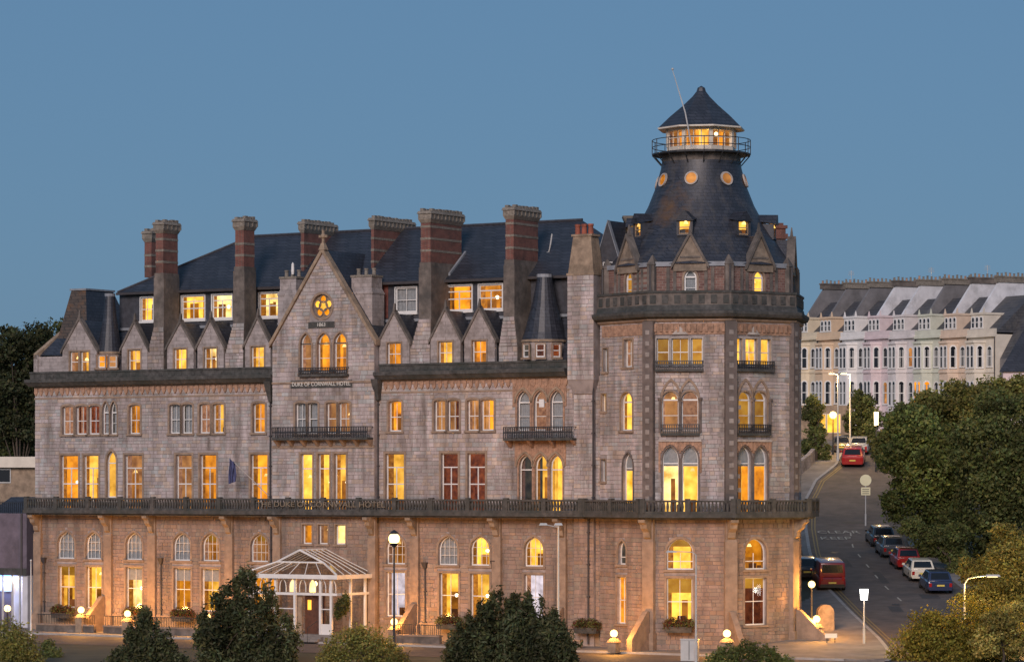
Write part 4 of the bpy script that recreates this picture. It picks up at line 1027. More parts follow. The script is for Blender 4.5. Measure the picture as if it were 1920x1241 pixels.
# hoods, tracery panels, balconets on the two front faces
for k, px in ((1, (1242, 1309)), (2, (1383, 1439))):
    f = U1 if k == 1 else U2; a_, b_ = f(px[0]), f(px[1]); m = (a_+b_)/2; fr = T[k]
    for p, q in ((a_, m-.02), (m+.02, b_)):
        o = Op(p-.02, q+.02, L2-.5, tz(714), 'pointed', tz(714)-L2+.55)
        mb = MB(); mb.band(fr, o.outline(.16), o.outline(.0), -.12, 0); mb.build('hood_mould', 'dressing', hotel)
        i = Op(p+.1, q-.1, L2-.1, tz(722), 'pointed')
        mb = MB(); c_ = o.curve(0); mb.poly([fr.P(u, -.02, zz) for u, zz in o.curve(-.02)[6:11]]); mb.build('hood_infill', 'shaft', hotel)
    for u in (a_-.16, m, b_+.16):
        mb = MB(); mb.lathe(*fr.P(u, -.1, 0)[:2], [(.085, tz(810)), (.085, L2-.5), (.15, L2-.38), (.15, L2-.28)], 8); mb.build('colonnette', 'shaft', hotel)
    # carved tracery above the first-floor lights
    mb = MB(); ua, ub = a_-.25, b_+.25; n = 44; za, zb = tz(874), tz(828); sel = [o for o in TO[k] if abs(o.z1-tz(836)) < .01]
    for i in range(n):
        p, q = ua+(ub-ua)*i/n, ua+(ub-ua)*(i+1)/n; mm = (p+q)/2; zl = za-.4
        for o in sel:
            if o.u0-.1 < mm < o.u1+.1:
                cc = o.curve(.1); zl = max([max(z1_, z2_) for (x1, z1_), (x2, z2_) in zip(cc, cc[1:]) if x1 <= mm <= x2]+[zl])
        if zl < zb: mb.box(fr, p, q, -.1-.03*((i//2) % 2), 0, zl, zb)
    mb.build('carved_panel', 'terracotta', hotel)
    mb = MB(); mb.box(fr, ua, ub, -.2, 0, zb, zb+.16); mb.build('string_course', 'dressing_pale', hotel)
    balconet(fr, a_-.1, b_+.1, 0, tz(812), tz(795), .3, ncorb=0)
    balconet(fr, f(1229 if k == 1 else 1374), f(1319 if k == 1 else 1447), 0, tz(692), tz(676), .32, ncorb=0)
    mb = MB(); mb.box(fr, -HW+.3, HW-.3, -.09, 0, tz(627), tz(606))
    for i in range(13): uu = -HW+.45+(2*HW-.9)*i/12; mb.box(fr, uu-.08, uu+.08, -.2, -.09, tz(622), tz(608))
    mb.build('carved_frieze', 'terracotta', hotel)
    mb = MB(); mb.prism(fr, [(m-.55, tz(627)), (m+.55, tz(627)), (m, tz(612))], -.16, -.09); mb.build('carved_boss', 'dressing_pale', hotel)
    for j in range(14):        # pale quoins down both sides of each face
        for u in (-HW+.62, HW-.62):
            zz = tz(690)-j*.92
            if zz > BS1+.2 and abs(u) > 0: 
                mb = MB(); mb.box(fr, u-.13-.1*(j % 2), u+.13+.1*(j % 2), -.062, -.01, zz, zz+.28); mb.build('quoin', 'pale_worn', hotel)
for k in (0, 3):
    fr = T[k]; mb = MB(); mb.box(fr, -HW+.3, HW-.3, -.09, 0, tz(627), tz(606)); mb.build('carved_frieze', 'terracotta', hotel)
# corner shafts with pale blocks
for i in range(5):
    a = VA[i]; x, y = C[0]+TR*sin(R(a)), C[1]-TR*cos(R(a))
    fr = Fr(x, y, a)
    if i in (1, 2, 3):
        mb = MB(); mb.frus(fr, (-.4, .4, -.22, .5), BS1, (-.4, .4, -.22, .5), TCO-.02); sh = mb.build('corner_shaft', 'shaft', hotel)
        for j in range(26):
            zz = TCO-.9-j*.74
            if zz < BS1+.3: break
            mb = MB(); mb.box(fr, -.15, .15, -.245, -.2, zz, zz+.3); mb.build('pale_block', 'pale_worn', sh)
        pier(fr, 0, .85, .1, BS0)
# balcony ring, cornice and gallery ring
def oct(prof, name, mat, parent=hotel, n=8, a0=None):
    mb = MB(); mb.lathe(C[0], C[1], prof, n, VA[0] if a0 is None else a0); return mb.build(name, mat, parent)
RB = 8.4
oct([(TR-.1, BS0), (RB-.25, BS0), (RB-.2, BS1-.28), (RB+.08, BS1-.28), (RB+.08, BS1), (TR-.1, BS1)], 'balcony', 'sooty')
for k in range(4):
    fr = tface(FA[k], RB); h = RB*sin(pi/8); balustrade(fr, -h, h, .05, BS1, BP)
zc0, zc1 = tz(601), tz(572)
oct([(TR, zc0-.15), (TR+.2, zc0), (TR+.25, zc0+.1)], 'cornice_bed', 'dressing')
oct([(TR+.1, zc0+.1), (TR+.5, zc0+.25), (TR+.62, zc0+.45), (TR+.62, zc0+.62), (TR+.3, zc0+.7), (TR+.22, zc1), (TR-.2, zc1)], 'cornice', 'sooty')
RA = 6.75
zg0, zg1 = zc1, tz(545)
for k in range(4):     # gallery parapet with recessed panels
    fr = tface(FA[k], TR+.2); h = (TR+.2)*sin(pi/8)
    mb = MB(); mb.box(fr, -h, h, .02, .25, zg0-.1, zg1-.16)
    par_ = mb.build('gallery_parapet', 'sooty_stone', hotel)
    mb = MB(); mb.box(fr, -h-.02, h+.02, -.05, .32, zg1-.16, zg1); mb.build('coping', 'sooty', par_)
    for i in range(7):
        uu = -h+.35+(2*h-.7)*i/6; mb = MB(); mb.box(fr, uu-.2, uu+.2, -.03, .03, zg0+.1, zg1-.3); mb.build('panel', 'sooty', par_)
za0, za1 = zg0-.05, tz(498)
GA = [tface(a, RA) for a in FA]
hA = RA*sin(pi/8)
for k in range(4):
    fr = GA[k]; w2 = .42 if k in (1, 2) else .38
    o = Op(-w2, w2, tz(560), tz(505), 'pointed', .5)
    mb_o = [o]
    window(fr, o, {0: 'B', 1: 'N', 2: 'Yn', 3: 'O'}[k], 0., 'lancet', surround='dressing', sw=.14, rec=.1, fw=.1)
    wall(fr, -hA, hA, za0, za1, mb_o, 0., dostones=False, mat='tower_brick', thick=.25, sides=False, name='attic_wall')
    mb = MB(); mb.box(fr, -hA-.05, hA+.05, -.12, .3, za1-.02, za1+.28); mb.build('lead_gutter', 'lead', hotel)
    for s_ in (-1.5, -1.05, 1.05, 1.5):
        mb = MB(); mb.box(fr, s_-.11, s_+.11, -.06, 0, za0+.3, za1-.1); mb.build('attic_pilaster', 'sooty_stone', hotel)
    # stone gablet with raking coping and finial
    gz0, gz1 = tz(506), tz(442); gh = 1.12
    mb = MB(); mb.prism(fr, [(-gh, za1-.35), (gh, za1-.35), (gh, gz0+.3), (0, gz1), (-gh, gz0+.3)], -.16, .22); gb = mb.build('gablet', 'gablet_stone', hotel)
    mb = MB()
    for s_ in (-1, 1): mb.prism(fr, [(s_*(gh+.15), gz0+.05), (s_*(gh+.15), gz0+.34), (0, gz1+.35), (0, gz1+.03)], -.28, .3)
    mb.box(fr, -gh*.62, gh*.62, -.2, -.15, gz0+.8, gz0+.92)
    mb.frus(fr, (-.12, .12, -.1, .14), gz1+.2, (-.03, .03, -.02, .05), gz1+.95); mb.build('coping', 'sooty_stone', gb)
    mb = MB()
    for s_ in (-1, 1): mb.poly([fr.P(s_*gh, .22, gz0+.3), fr.P(0, .22, gz1+.1), fr.P(0, 3.1, gz1+.1), fr.P(s_*gh, 2.2, gz0+.3)])
    mb.build('gablet_roof', 'slate', gb)
for a in VA[:5]:
    x, y = C[0]+RA*sin(R(a)), C[1]-RA*cos(R(a)); fr = Fr(x, y, a)
    mb = MB(); mb.box(fr, -.28, .28, -.2, .35, za0, za1+.1); mb.frus(fr, (-.32, .32, -.24, .4), za1+.1, (-.03, .03, .04, .12), tz(477)); mb.build('pinnacle', 'sooty_stone', hotel)
    mb = MB(); mb.tube([fr.P(.0, -.26, za0+.2), fr.P(0, -.26, za1+.05)], .07, 6); mb.build('downpipe', 'pipe', hotel)
# great slate roof
cz = lambda py: HC+(HY-py)*C[1]/FP
prof = [(RA*.97, za1+.15), (5.85, cz(482)), (5.05, cz(452)), (4.28, cz(420)), (3.65, cz(388)), (3.1, cz(350)), (2.78, cz(318)), (2.72, cz(306))]
mb = MB(); mb.lathe(C[0], C[1], prof, 40, 0, cap=False); tr = mb.build('tower_roof', 'slate_lichen', hotel, merge=True, smooth=True)
oct([(2.72, cz(306)), (2.72, cz(292)), (2.85, cz(291)), (2.85, cz(287))], 'lantern_drum', 'sooty_stone', a0=VA[0], n=16)
def rad(zz):
    for (r0, z0), (r1, z1) in zip(prof, prof[1:]):
        if z0 <= zz <= z1: return r0+(r1-r0)*(zz-z0)/(z1-z0)
    return prof[-1][0]
for k, a in enumerate((-108, -62, -16, 31, 77, 122)):
    zz = cz(341); ap = rad(zz); sl = rad(zz-.5)-rad(zz+.5)
    fr = Fr(C[0]+ap*sin(R(a)), C[1]-ap*cos(R(a)), a)
    def sp(u, dz, off): return fr.P(u, sl*dz-off, zz+dz)
    mb = MB(); n = 20
    for r0, r1, o0, o1 in ((.47, .47, 0, .12), (.47, .37, .12, .12), (.37, .37, .12, .02)):
        mb.quadgrid([[sp(r0*cos(2*pi*i/n), r0*sin(2*pi*i/n), o0) for i in range(n+1)], [sp(r1*cos(2*pi*i/n), r1*sin(2*pi*i/n), o1) for i in range(n+1)]])
    oc = mb.build('round_window', 'dressing_pale', tr)
    mb = MB(); mb.poly([sp(.38*cos(2*pi*i/n), .44*sin(2*pi*i/n), .04) for i in range(n)]); mb.build('pane', 'room_pink' if k % 3 != 1 else 'curtain_lit', oc)
    # lucarne lower down: little hooded dormer
    zb_, zt_ = cz(449), cz(421); apb = rad(zb_)
    fr = Fr(C[0]+apb*sin(R(a)), C[1]-apb*cos(R(a)), a); h = .44
    mb = MB(); mb.prism(fr, [(-h-.12, zb_), (-h-.12, zt_-.1), (-h+.02, zt_-.1), (-h+.02, zb_)], -.12, 1.2); mb.prism(fr, [(h-.02, zb_), (h-.02, zt_-.1), (h+.12, zt_-.1), (h+.12, zb_)], -.12, 1.2)
    mb.box(fr, -h-.1, h+.1, -.16, .4, zb_-.1, zb_); lu = mb.build('lucarne', 'slate_wall', tr)
    mb = MB(); mb.hull8([fr.P(-h-.2, -.28, zt_-.12), fr.P(h+.2, -.28, zt_-.12), fr.P(h+.2, 1.5, zt_+.2), fr.P(-h-.2, 1.5, zt_+.2), fr.P(0-.05, -.34, zt_+.55), fr.P(.05, -.34, zt_+.55), fr.P(.05, 1.6, zt_+.6), fr.P(-.05, 1.6, zt_+.6)]); mb.build('lucarne_roof', 'slate', lu)
    window(fr, Op(-h+.03, h-.03, zb_+.02, zt_-.12), 'Yn', -.05, 'sash', surround=None, sill=False, parent=lu, rec=0, fw=.05, roomdepth=.3, fmat='ochre_stone')
# gallery and lantern
zf = cz(291)
oct([(2.6, zf-.12), (3.42, zf-.05), (3.42, zf+.05), (2.5, zf+.05)], 'lantern_gallery', 'iron', n=16)
mb = MB(); n = 16
for i in range(n):
    a = 2*pi*i/n; x, y = sin(a), -cos(a)
    mb.tube([(C[0]+3.38*x, C[1]+3.38*y, zf), (C[0]+3.38*x, C[1]+3.38*y, zf+.98)], .032, 5)
    mb.tube([(C[0]+2.75*x, C[1]+2.75*y, zf-.75), (C[0]+3.35*x, C[1]+3.35*y, zf-.06)], .04, 5)
for h in (.5, .98): mb.tube([(C[0]+3.38*sin(2*pi*i/32), C[1]-3.38*cos(2*pi*i/32), zf+h) for i in range(33)], .03, 5, cap=False)
mb.build('gallery_railing', 'iron', hotel)
zl0, zl1 = zf+.05, cz(243); LR = 2.42
oct([(LR+.04, zl0), (LR+.04, zl0+.42), (LR-.1, zl0+.42)], 'lantern_base', 'cream_paint', n=8)
oct([(LR-.1, zl1-.22), (LR+.04, zl1-.22), (LR+.1, zl1)], 'lantern_head', 'cream_paint', n=8)
for k in range(8):
    a = VA[k]; x, y = C[0]+LR*sin(R(a)), C[1]-LR*cos(R(a)); fr = Fr(x, y, a)
    mb = MB(); mb.box(fr, -.13, .13, -.06, .16, zl0+.42, zl1-.22); mb.build('lantern_post', 'cream_paint', hotel)
    fa = a+22.5; fr = tface(fa, LR); h = LR*sin(pi/8)-.14
    mb = MB()
    for u in (-h*.34, h*.34): mb.box(fr, u-.03, u+.03, -.02, .04, zl0+.42, zl1-.22)
    mb.box(fr, -h, h, -.018, .036, zl0+.98, zl0+1.03); lw = mb.build('lantern_window', 'cream_paint', hotel)
    mb = MB(); mb.poly([fr.P(-h, .02, zl0+.42), fr.P(h, .02, zl0+.42), fr.P(h, .02, zl1-.22), fr.P(-h, .02, zl1-.22)]); mb.build('pane', 'glass', lw)
    if k in (1, 3):
        mb = MB(); wavy(mb, fr, h*.1, h*.85, zl0+.42, zl1-.22, .3, .04, 6); mb.build('curtain', 'room_yellow', lw)
    if k % 2 == 0 or k in (1,):
        mb = MB(); wavy(mb, fr, -h*.9, -h*.2, zl0+.42, zl1-.22, .3, .04, 6); mb.build('curtain', 'curtain_lit', lw)
mb = MB(); mb.lathe(C[0], C[1], [(1.5, zl0), (1.5, zl1)], 12); mb.build('lantern_core', 'room_orange', hotel)
mb = MB(); mb.lathe(C[0], C[1], [(2.2, zl1-.03), (.3, zl1-.02)], 12); mb.build('lantern_ceiling', 'room_orange', hotel)
lampb = MB(); lampb.ball((C[0]+.9, C[1]-1.75, zl1-.5), .14); lampb.build('lantern_lamp', 'lamp_soft', hotel)
point('lantern_light', (C[0]+.2, C[1]-1.85, zl1-.6), 45, (1, .62, .2), hotel)
lr = oct([(3.02, zl1-.05), (3.05, zl1+.05), (2.2, zl1+.85), (1.3, zl1+1.6), (.62, zl1+2.25), (.34, zl1+2.6), (.26, zl1+2.85), (.0, zl1+3.0)], 'lantern_roof', 'slate', n=8)
oct([(2.4, zl1-.03), (3.0, zl1-.1), (3.1, zl1-.06), (3.1, zl1+.04)], 'lantern_eaves', 'cream_paint', n=8)
# leaning flagstaff
Y = C[1]-3.3; X0, X1 = (1297-960)*Y/FP, (1261-960)*Y/FP
mb = MB(); mb.tube([(X0, Y, zf+.2), ((X0*2+X1)/3, Y, cz(222)), (X1, Y, HC+(HY-132)*Y/FP)], [.06, .05, .025], 6); mb.ball((X1, Y, HC+(HY-130)*Y/FP), .09); mb.build('flagstaff', 'pole_grey', hotel)
# chimney and roof block on the far side, link roof on the near side
fr = tface(FA[3], RA); x, y = (1461-960)*230/FP, 230.
fq = Fr(x, y, 20)
mb = MB(); mb.box(fq, -.5, .5, 0, 1.2, cz(470), cz(418)); ch = mb.build('chimney', 'brick', hotel)
mb = MB(); mb.box(fq, -.62, .62, -.12, 1.32, cz(440), cz(430)); mb.box(fq, -.6, .6, -.1, 1.3, cz(420), cz(414)); mb.box(fq, -.42, -.1, .2, .6, cz(414), cz(409)); mb.box(fq, .1, .42, .2, .6, cz(414), cz(409)); mb.build('chimney_cap', 'brick', ch)
mb = MB(); mb.frus(fq, (-.95, 1.0, -.3, 2.4), za1-.2, (-.75, .85, -.2, 2.2), cz(462)); mb.build('slate_block', 'slate_wall', hotel)
u0_, u1_ = F.u(1117, .6), F.u(1163, .6); um_ = (u0_+u1_)/2; zk0, zk1 = z(14.2), F.z(1144, 416, .6)
mb = MB(); mb.prism(F, [(u0_, zk0-2.0), (u1_, zk0-2.0), (u1_, zk0+.5), (um_, zk1), (u0_, zk0+.5)], .6, .8); lg = mb.build('link_gable', 'slate_wall', hotel)
mb = MB()
for s_, uu in ((-1, u0_), (1, u1_)): mb.prism(F, [(uu+s_*.1, zk0+.35), (uu+s_*.1, zk0+.5), (um_, zk1+.13), (um_, zk1-.02)], .52, .84)
mb.build('barge_board', 'lead', lg)
mb = MB()
for uu in (u0_-.1, u1_+.1): mb.poly([P(uu, .7, zk0+.42), P(um_, .7, zk1+.1), P(um_, 7, zk1+.1), P(uu, 7, zk0+.42)])
mb.build('link_roof', 'slate', lg)
window(F, Op(um_-.38, um_+.38, z(14.05), z(14.95)), 'Yn', .55, 'sash', surround=None, sill=False, parent=lg, rec=0, fw=.05, roomdepth=.3)
fq = Fr((1194-960)*231/FP, 231, 0)
mb = MB(); mb.box(fq, -.8, .9, 0, 1.5, cz(470), cz(404)); mb.frus(fq, (-.85, .95, -.05, 1.55), cz(404), (-1, 1.1, -.2, 1.7), cz(394)); mb.build('chimney', 'flaunching', hotel)
# wing running back along the side street, out of the photograph's sight
mb = MB(); mb.hull8([(8, 231, 0), (18.6, 231, 0), (19.6, 272, 0), (2, 272, 0), (8, 231, FR1), (18.6, 231, FR1), (19.6, 272, FR1), (2, 272, FR1)]); mb.build('side_wing_wall', 'coursed', hotel)
mb = MB(); mb.hull8([(8, 231, FR1), (18.9, 231, FR1), (19.9, 272, FR1), (2, 272, FR1), (11, 233, z(13)), (14.5, 233, z(13)), (13, 270, z(13)), (8, 270, z(13))]); mb.build('side_wing_roof', 'slate', hotel)
mb = MB(); mb.poly([(p[0], p[1], FR1-.1) for p in (F.P(UL, .3, 0), F.P(UR, .3, 0), F.P(0, 14, 0), F.P(UL, 15, 0))]); mb.build('attic_floor', 'slate_wall', hotel)

# ---- gather the wall stones: the 300 that show largest singly, the rest as one part
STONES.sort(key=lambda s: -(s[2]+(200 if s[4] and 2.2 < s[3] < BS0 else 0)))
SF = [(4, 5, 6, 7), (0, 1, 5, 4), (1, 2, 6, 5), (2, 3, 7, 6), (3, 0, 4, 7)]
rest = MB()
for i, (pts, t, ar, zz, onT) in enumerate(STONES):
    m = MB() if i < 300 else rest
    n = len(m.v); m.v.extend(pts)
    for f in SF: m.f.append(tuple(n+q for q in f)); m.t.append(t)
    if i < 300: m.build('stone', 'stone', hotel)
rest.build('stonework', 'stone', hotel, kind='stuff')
print('stones', len(STONES))

# ================================================================ ENTRANCE PORCH
def at(px, py, Y): return ((px-960)*Y/FP, Y, HC+(HY-py)*Y/FP)
def gnd(px, Y, dz=0.): X = (px-960)*Y/FP; return (X, Y, hill(X, Y)+dz)
pu0, pu1, pv0, pv1 = F.u(452, -5.2), F.u(628, -5.2), -5.0, GV-.05
pc = (pu0+pu1)/2; pe, pr = F.z(540, 1076, -5), F.z(560, 1031, -4); pf = .62
porch = empty('entrance_porch', F.P(pc, -2.7, 0), 'white framed glass porch with hipped glass roof over the hotel entrance', 'porch')
g0 = -3.7; gm = pe+(pr-pe)*.48
mb = MB()
def bar(p, q, r=.05): mb.tube([p, q], r, 5)
gl, gr = pc-(pc-pu0)*.5, pc+(pu1-pc)*.5
corner = lambda u, v, zz: F.P(u, v, zz)
L_, R_ = corner(pu0, pv0, pe), corner(pu1, pv0, pe)
GL, GR, AP_ = corner(gl, g0, gm), corner(gr, g0, gm), corner(pc, g0, pr)
for p, q in ((L_, GL), (R_, GR), (GL, GR), (GL, AP_), (GR, AP_), (AP_, corner(pc, pv1, pr))): bar(p, q, .075)
slopes = []
for i in range(7):
    t = i/6; a_ = corner(pu0+(pu1-pu0)*t, pv0, pe); b_ = corner(gl+(gr-gl)*t, g0, gm); bar(a_, b_, .035); slopes.append((a_, b_))
sl2 = []
for s_, ue, ug in ((0, pu0, gl), (1, pu1, gr)):
    pp = []
    for i in range(6):
        t = i/5; a_ = corner(ue, pv0+(pv1-pv0)*t, pe); vv_ = g0+(pv1-g0)*t; b_ = corner(ug, vv_, gm); c_ = corner(pc, vv_, pr); bar(a_, b_, .035); bar(b_, c_, .035); pp.append((a_, b_, c_))
    sl2.append(pp)
raf = mb.build('rafters', 'white_paint', porch)
for (a_, b_), (c_, d_) in zip(slopes, slopes[1:]):
    m = MB(); m.poly([a_, c_, d_, b_]); m.build('roof_pane', 'roof_glass', porch)
for pp in sl2:
    for x_, y_ in zip(pp, pp[1:]):
        m = MB(); m.poly([x_[0], y_[0], y_[1], x_[1]]); m.build('roof_pane', 'roof_glass', porch)
        m = MB(); m.poly([x_[1], y_[1], y_[2], x_[2]]); m.build('roof_pane', 'roof_glass', porch)
m = MB(); m.prism(F, [(gl+.1, gm), (gr-.1, gm), (pc, pr-.1)], g0-.03, g0+.03); m.build('gablet_panel', 'roof_glass', porch)
m = MB(); m.box(F, pu0-.1, pu1+.1, pv0-.08, pv0+.1, pe-.3, pe); m.box(F, pu1-.08, pu1+.1, pv0+.1, pv1, pe-.3, pe-.002); m.box(F, pu0-.1, pu0+.08, pv0+.1, pv1, pe-.3, pe-.002); m.build('eaves_beam', 'white_paint', porch)
zt_ = pe-1.35
m = MB(); m.box(F, pu0+.35, pu1-.15, pv0+.25, pv0+.38, zt_-.12, zt_+.06); m.box(F, pu1-.28, pu1-.15, pv0+.38, pv1, zt_-.12, zt_+.055); m.build('transom', 'white_paint', porch)
fp = [pu0+.4, F.u(517, -4.7), F.u(553, -4.7), F.u(601, -4.7), F.u(621, -4.7)]
for u in fp:
    m = MB(); m.box(F, u-.09, u+.09, pv0+.23, pv0+.41, pf, pe-.3); m.build('post', 'white_paint', porch)
for v_ in (-3.0, -1.2):
    m = MB(); m.box(F, pu1-.3, pu1-.14, v_-.08, v_+.08, pf, pe-.3); m.build('post', 'white_paint', porch)
for i in range(9):     # arched fanlights between eaves and transom
    u = pu0+.75+(pu1-pu0-1.3)*i/8
    o = Op(u-.25, u+.25, zt_+.1, pe-.36, 'pointed', .55); m = MB(); m.band(F, o.outline(.05), o.outline(0), pv0+.27, pv0+.33); fl = m.build('fanlight', 'white_paint', porch)
    m = MB(); m.poly([F.P(x_, pv0+.3, y_) for x_, y_ in o.outline()]); m.build('pane', 'room_orange' if i in (1, 2) else ('room_white' if i in (4, 6) else 'glass'), fl)
for ua, ub in ((fp[0], fp[1]), (fp[1], fp[2]), (fp[3], fp[4])):
    m = MB(); m.box(F, ua+.09, ub-.09, pv0+.27, pv0+.36, pf, pf+.75); pn = m.build('side_screen', 'white_paint', porch)
    m = MB(); m.box(F, ua+.09, ub-.09, pv0+.28, pv0+.35, pf+1.75, pf+1.82); m.build('glazing_bar', 'white_paint', pn)
    m = MB(); m.poly([F.P(ua, pv0+.31, pf+.75), F.P(ub, pv0+.31, pf+.75), F.P(ub, pv0+.31, zt_-.1), F.P(ua, pv0+.31, zt_-.1)]); m.build('pane', 'glass', pn)
m = MB(); m.box(F, fp[2]+.02, fp[2]+.42, pv0+.55, pv0+.63, pf, zt_-.14); m.build('door', 'ochre_stone', porch)
m = MB(); m.box(F, fp[2]+.45, fp[3]-.1, -4.1, -4.0, pf, zt_); dr = m.build('door', 'wood_door', porch)
m = MB(); m.box(F, fp[2]+.7, fp[2]+1.0, -4.13, -4.1, pf+1.7, pf+2.4); m.build('door_pane', 'room_yellow', dr)
m = MB(); m.box(F, pu0+.3, pu1, pv0+.1, pv1, 0.145, pf)
for i in range(3): m.box(F, fp[2]-.2, fp[3]+.4, pv0+.1-.36*(i+1), pv0+.1-.36*i, .145, pf-.15*(i+1))
m.build('steps', 'paving', porch)
m = MB(); m.tube([F.P(fp[3]-.1, pv0, pf+.95), F.P(fp[3]-.2, pv0-1.0, pf+.5), F.P(fp[3]-.2, pv0-1.0, .15)], .025, 6); m.build('handrail', 'iron', porch)
m = MB(); m.ball(F.P(F.u(590, -3.5), -3.5, pe-.7), .2); m.build('lantern', 'lamp_soft', porch)
point('porch_light', F.P(pc+1.2, -3.4, pe-.9), 70, (1, .66, .3), porch)

# ================================================================ HOTEL FORECOURT
def leaves(mb_name, lobes, n, leaf, mat, parent, up=0., shell=.45, tall=1., seed=0, rough=.22, tone=(.55, 1.5)):
    """a crown of leaf-sized faces spread through uneven lobes"""
    rng = np.random.default_rng(seed+5)
    n = int(n*1.7); leaf = leaf*.76
    L = np.array(lobes, float); wgt = (L[:, 3]*L[:, 5]); wgt = wgt/wgt.sum()
    k = rng.choice(len(L), n, p=wgt); d = rng.normal(size=(n, 3)); d /= np.linalg.norm(d, axis=1)[:, None]
    bump = 1+rough*(np.sin(d[:, 0]*7+k*3.1)*np.sin(d[:, 2]*8+k*1.7)+.7*np.sin(d[:, 1]*13+d[:, 2]*11+k))
    r = (1-shell*rng.random(n)**1.6)*bump*rng.uniform(.93, 1.07, n)
    c = L[k, :3]+d*L[k, 3:6]*r[:, None]
    nrm = d*.7+rng.normal(size=(n, 3))*.6; nrm[:, 2] += up; nrm /= np.linalg.norm(nrm, axis=1)[:, None]
    t = np.cross(nrm, rng.normal(size=(n, 3))); t /= np.linalg.norm(t, axis=1)[:, None]; b = np.cross(nrm, t)
    s = leaf*rng.uniform(.45, 1.6, n)[:, None]
    V = np.stack([c-t*s*.5*tall, c+b*s*.32, c+t*s*.55*tall, c-b*s*.32], 1).reshape(-1, 3)
    org = np.array([L[:, 0].mean(), L[:, 1].mean(), (L[:, 2]-L[:, 5]).min()])
    me = bpy.data.meshes.new(mb_name); me.vertices.add(n*4); me.loops.add(n*4); me.polygons.add(n)
    me.vertices.foreach_set('co', (V-org).astype(np.float32).ravel())
    me.loops.foreach_set('vertex_index', np.arange(n*4, dtype=np.int32)); me.polygons.foreach_set('loop_start', np.arange(0, n*4, 4, dtype=np.int32))
    me.update(calc_edges=True)
    cl = 1.15*rng.uniform(tone[0], tone[1], len(L))[k]*rng.uniform(.6, 1.4, n)
    col = np.ones((n, 4), np.float32); col[:, 0] = cl*rng.uniform(.8, 1.25, n); col[:, 1] = cl; col[:, 2] = cl*rng.uniform(.7, 1.2, n)
    at_ = me.attributes.new('tint', 'FLOAT_COLOR', 'FACE'); at_.data.foreach_set('color', col.ravel())
    me.materials.append(MATS[mat]); o = bpy.data.objects.new(mb_name, me); COL.objects.link(o)
    o.parent = parent; o.location = Vector(org)-wloc(parent)
    return o
fwall = F.u(1098, -3.2)
def low_wall(px0, px1, label):
    a_, b_ = F.u(px0, -3.2), F.u(px1, -3.2); r = empty('forecourt_wall', F.P((a_+b_)/2, -3.2, .14), label, 'wall', 'forecourt walls')
    m = MB(); m.box(F, a_, b_, -3.35, -3.05, .1, .62); m.build('wall', 'sooty_stone', r); m = MB(); m.box(F, a_-.03, b_+.03, -3.4, -3.0, .62, .74); m.build('coping', 'dressing', r)
    m = MB(); u = a_+.1
    while u < b_: m.box(F, u-.014, u+.014, -3.215, -3.185, .74, 1.42); u += .16
    m.box(F, a_, b_, -3.22, -3.18, 1.4, 1.45); m.build('railing', 'iron', r, kind='stuff')
for p in ((70, 178, 'low stone wall with iron railing below the leftmost ground windows'), (196, 400, 'long low stone wall with railing left of the porch'), (745, 826, 'short low stone wall with railing right of the porch'), (852, 1090, 'low stone wall with railing behind the round dark bush')): low_wall(*p)
def pillar_lamp(px, py, Y, label, power=1150, gp=None):
    X = (px-960)*Y/FP; zb = hill(X, Y)+.1; zl = HC+(HY-py)*Y/FP
    r = empty('pillar_lamp', (X, Y, zb), label, 'lamp', 'globe lamps on stone pillars')
    fr = Fr(X, Y, ANG); m = MB(); zt = zl-.42
    m.box(fr, -.3, .3, -.3, .3, zb, zt-.15); m.build('pillar', 'ochre_stone', r)
    m = MB(); m.frus(fr, (-.38, .38, -.38, .38), zt-.15, (-.2, .2, -.2, .2), zt+.08); m.build('pillar_cap', 'dressing', r)
    m = MB(); m.tube([(X, Y, zt+.05), (X, Y, zl-.18)], .06, 8); m.build('stem', 'iron', r)
    m = MB(); m.ball((X, Y, zl), .25, 16, 10); m.build('globe', 'lamp_orange', r, smooth=True)
    l = point('lamp_light', (X, Y, zl), power, (1, .42, .07), r, .28); return r
FY = lambda px, v: F.P(F.u(px, v), v, 0)[1]
for px, py, lab in ((152, 1143, 'globe lamp on stone pillar under the second ground window'), (239, 1150, 'globe lamp on stone pillar under the third ground window'), (388, 1155, 'globe lamp on stone pillar just left of the dark pine'), (739, 1165, 'globe lamp on stone pillar in front of the tall lamp post'), (1151, 1187, 'globe lamp on stone pillar left of the tower foot'), (1363, 1187, 'globe lamp on stone pillar below the middle of the tower')):
    pillar_lamp(px, py, FY(px, -3.2) if px < 1100 else (217.5 if px < 1300 else 212.5), lab)
pillar_lamp(1531, 1160, 221.5, 'globe lamp on stone pillar right of the tower foot')
r = empty('wall_lamp', at(1522, 1230, 223), 'globe lamp on slim dark post at the right tower corner', 'lamp')
p = at(1522, 1095, 223); m = MB(); m.tube([gnd(1522, 223), (p[0], p[1], p[2]-.2)], [.08, .045], 8); m.build('post', 'iron', r)
m = MB(); m.ball(p, .24, 16, 10); m.build('globe', 'lamp_orange', r, smooth=True); point('lamp_light', p, 1100, (1, .42, .07), r, .25)
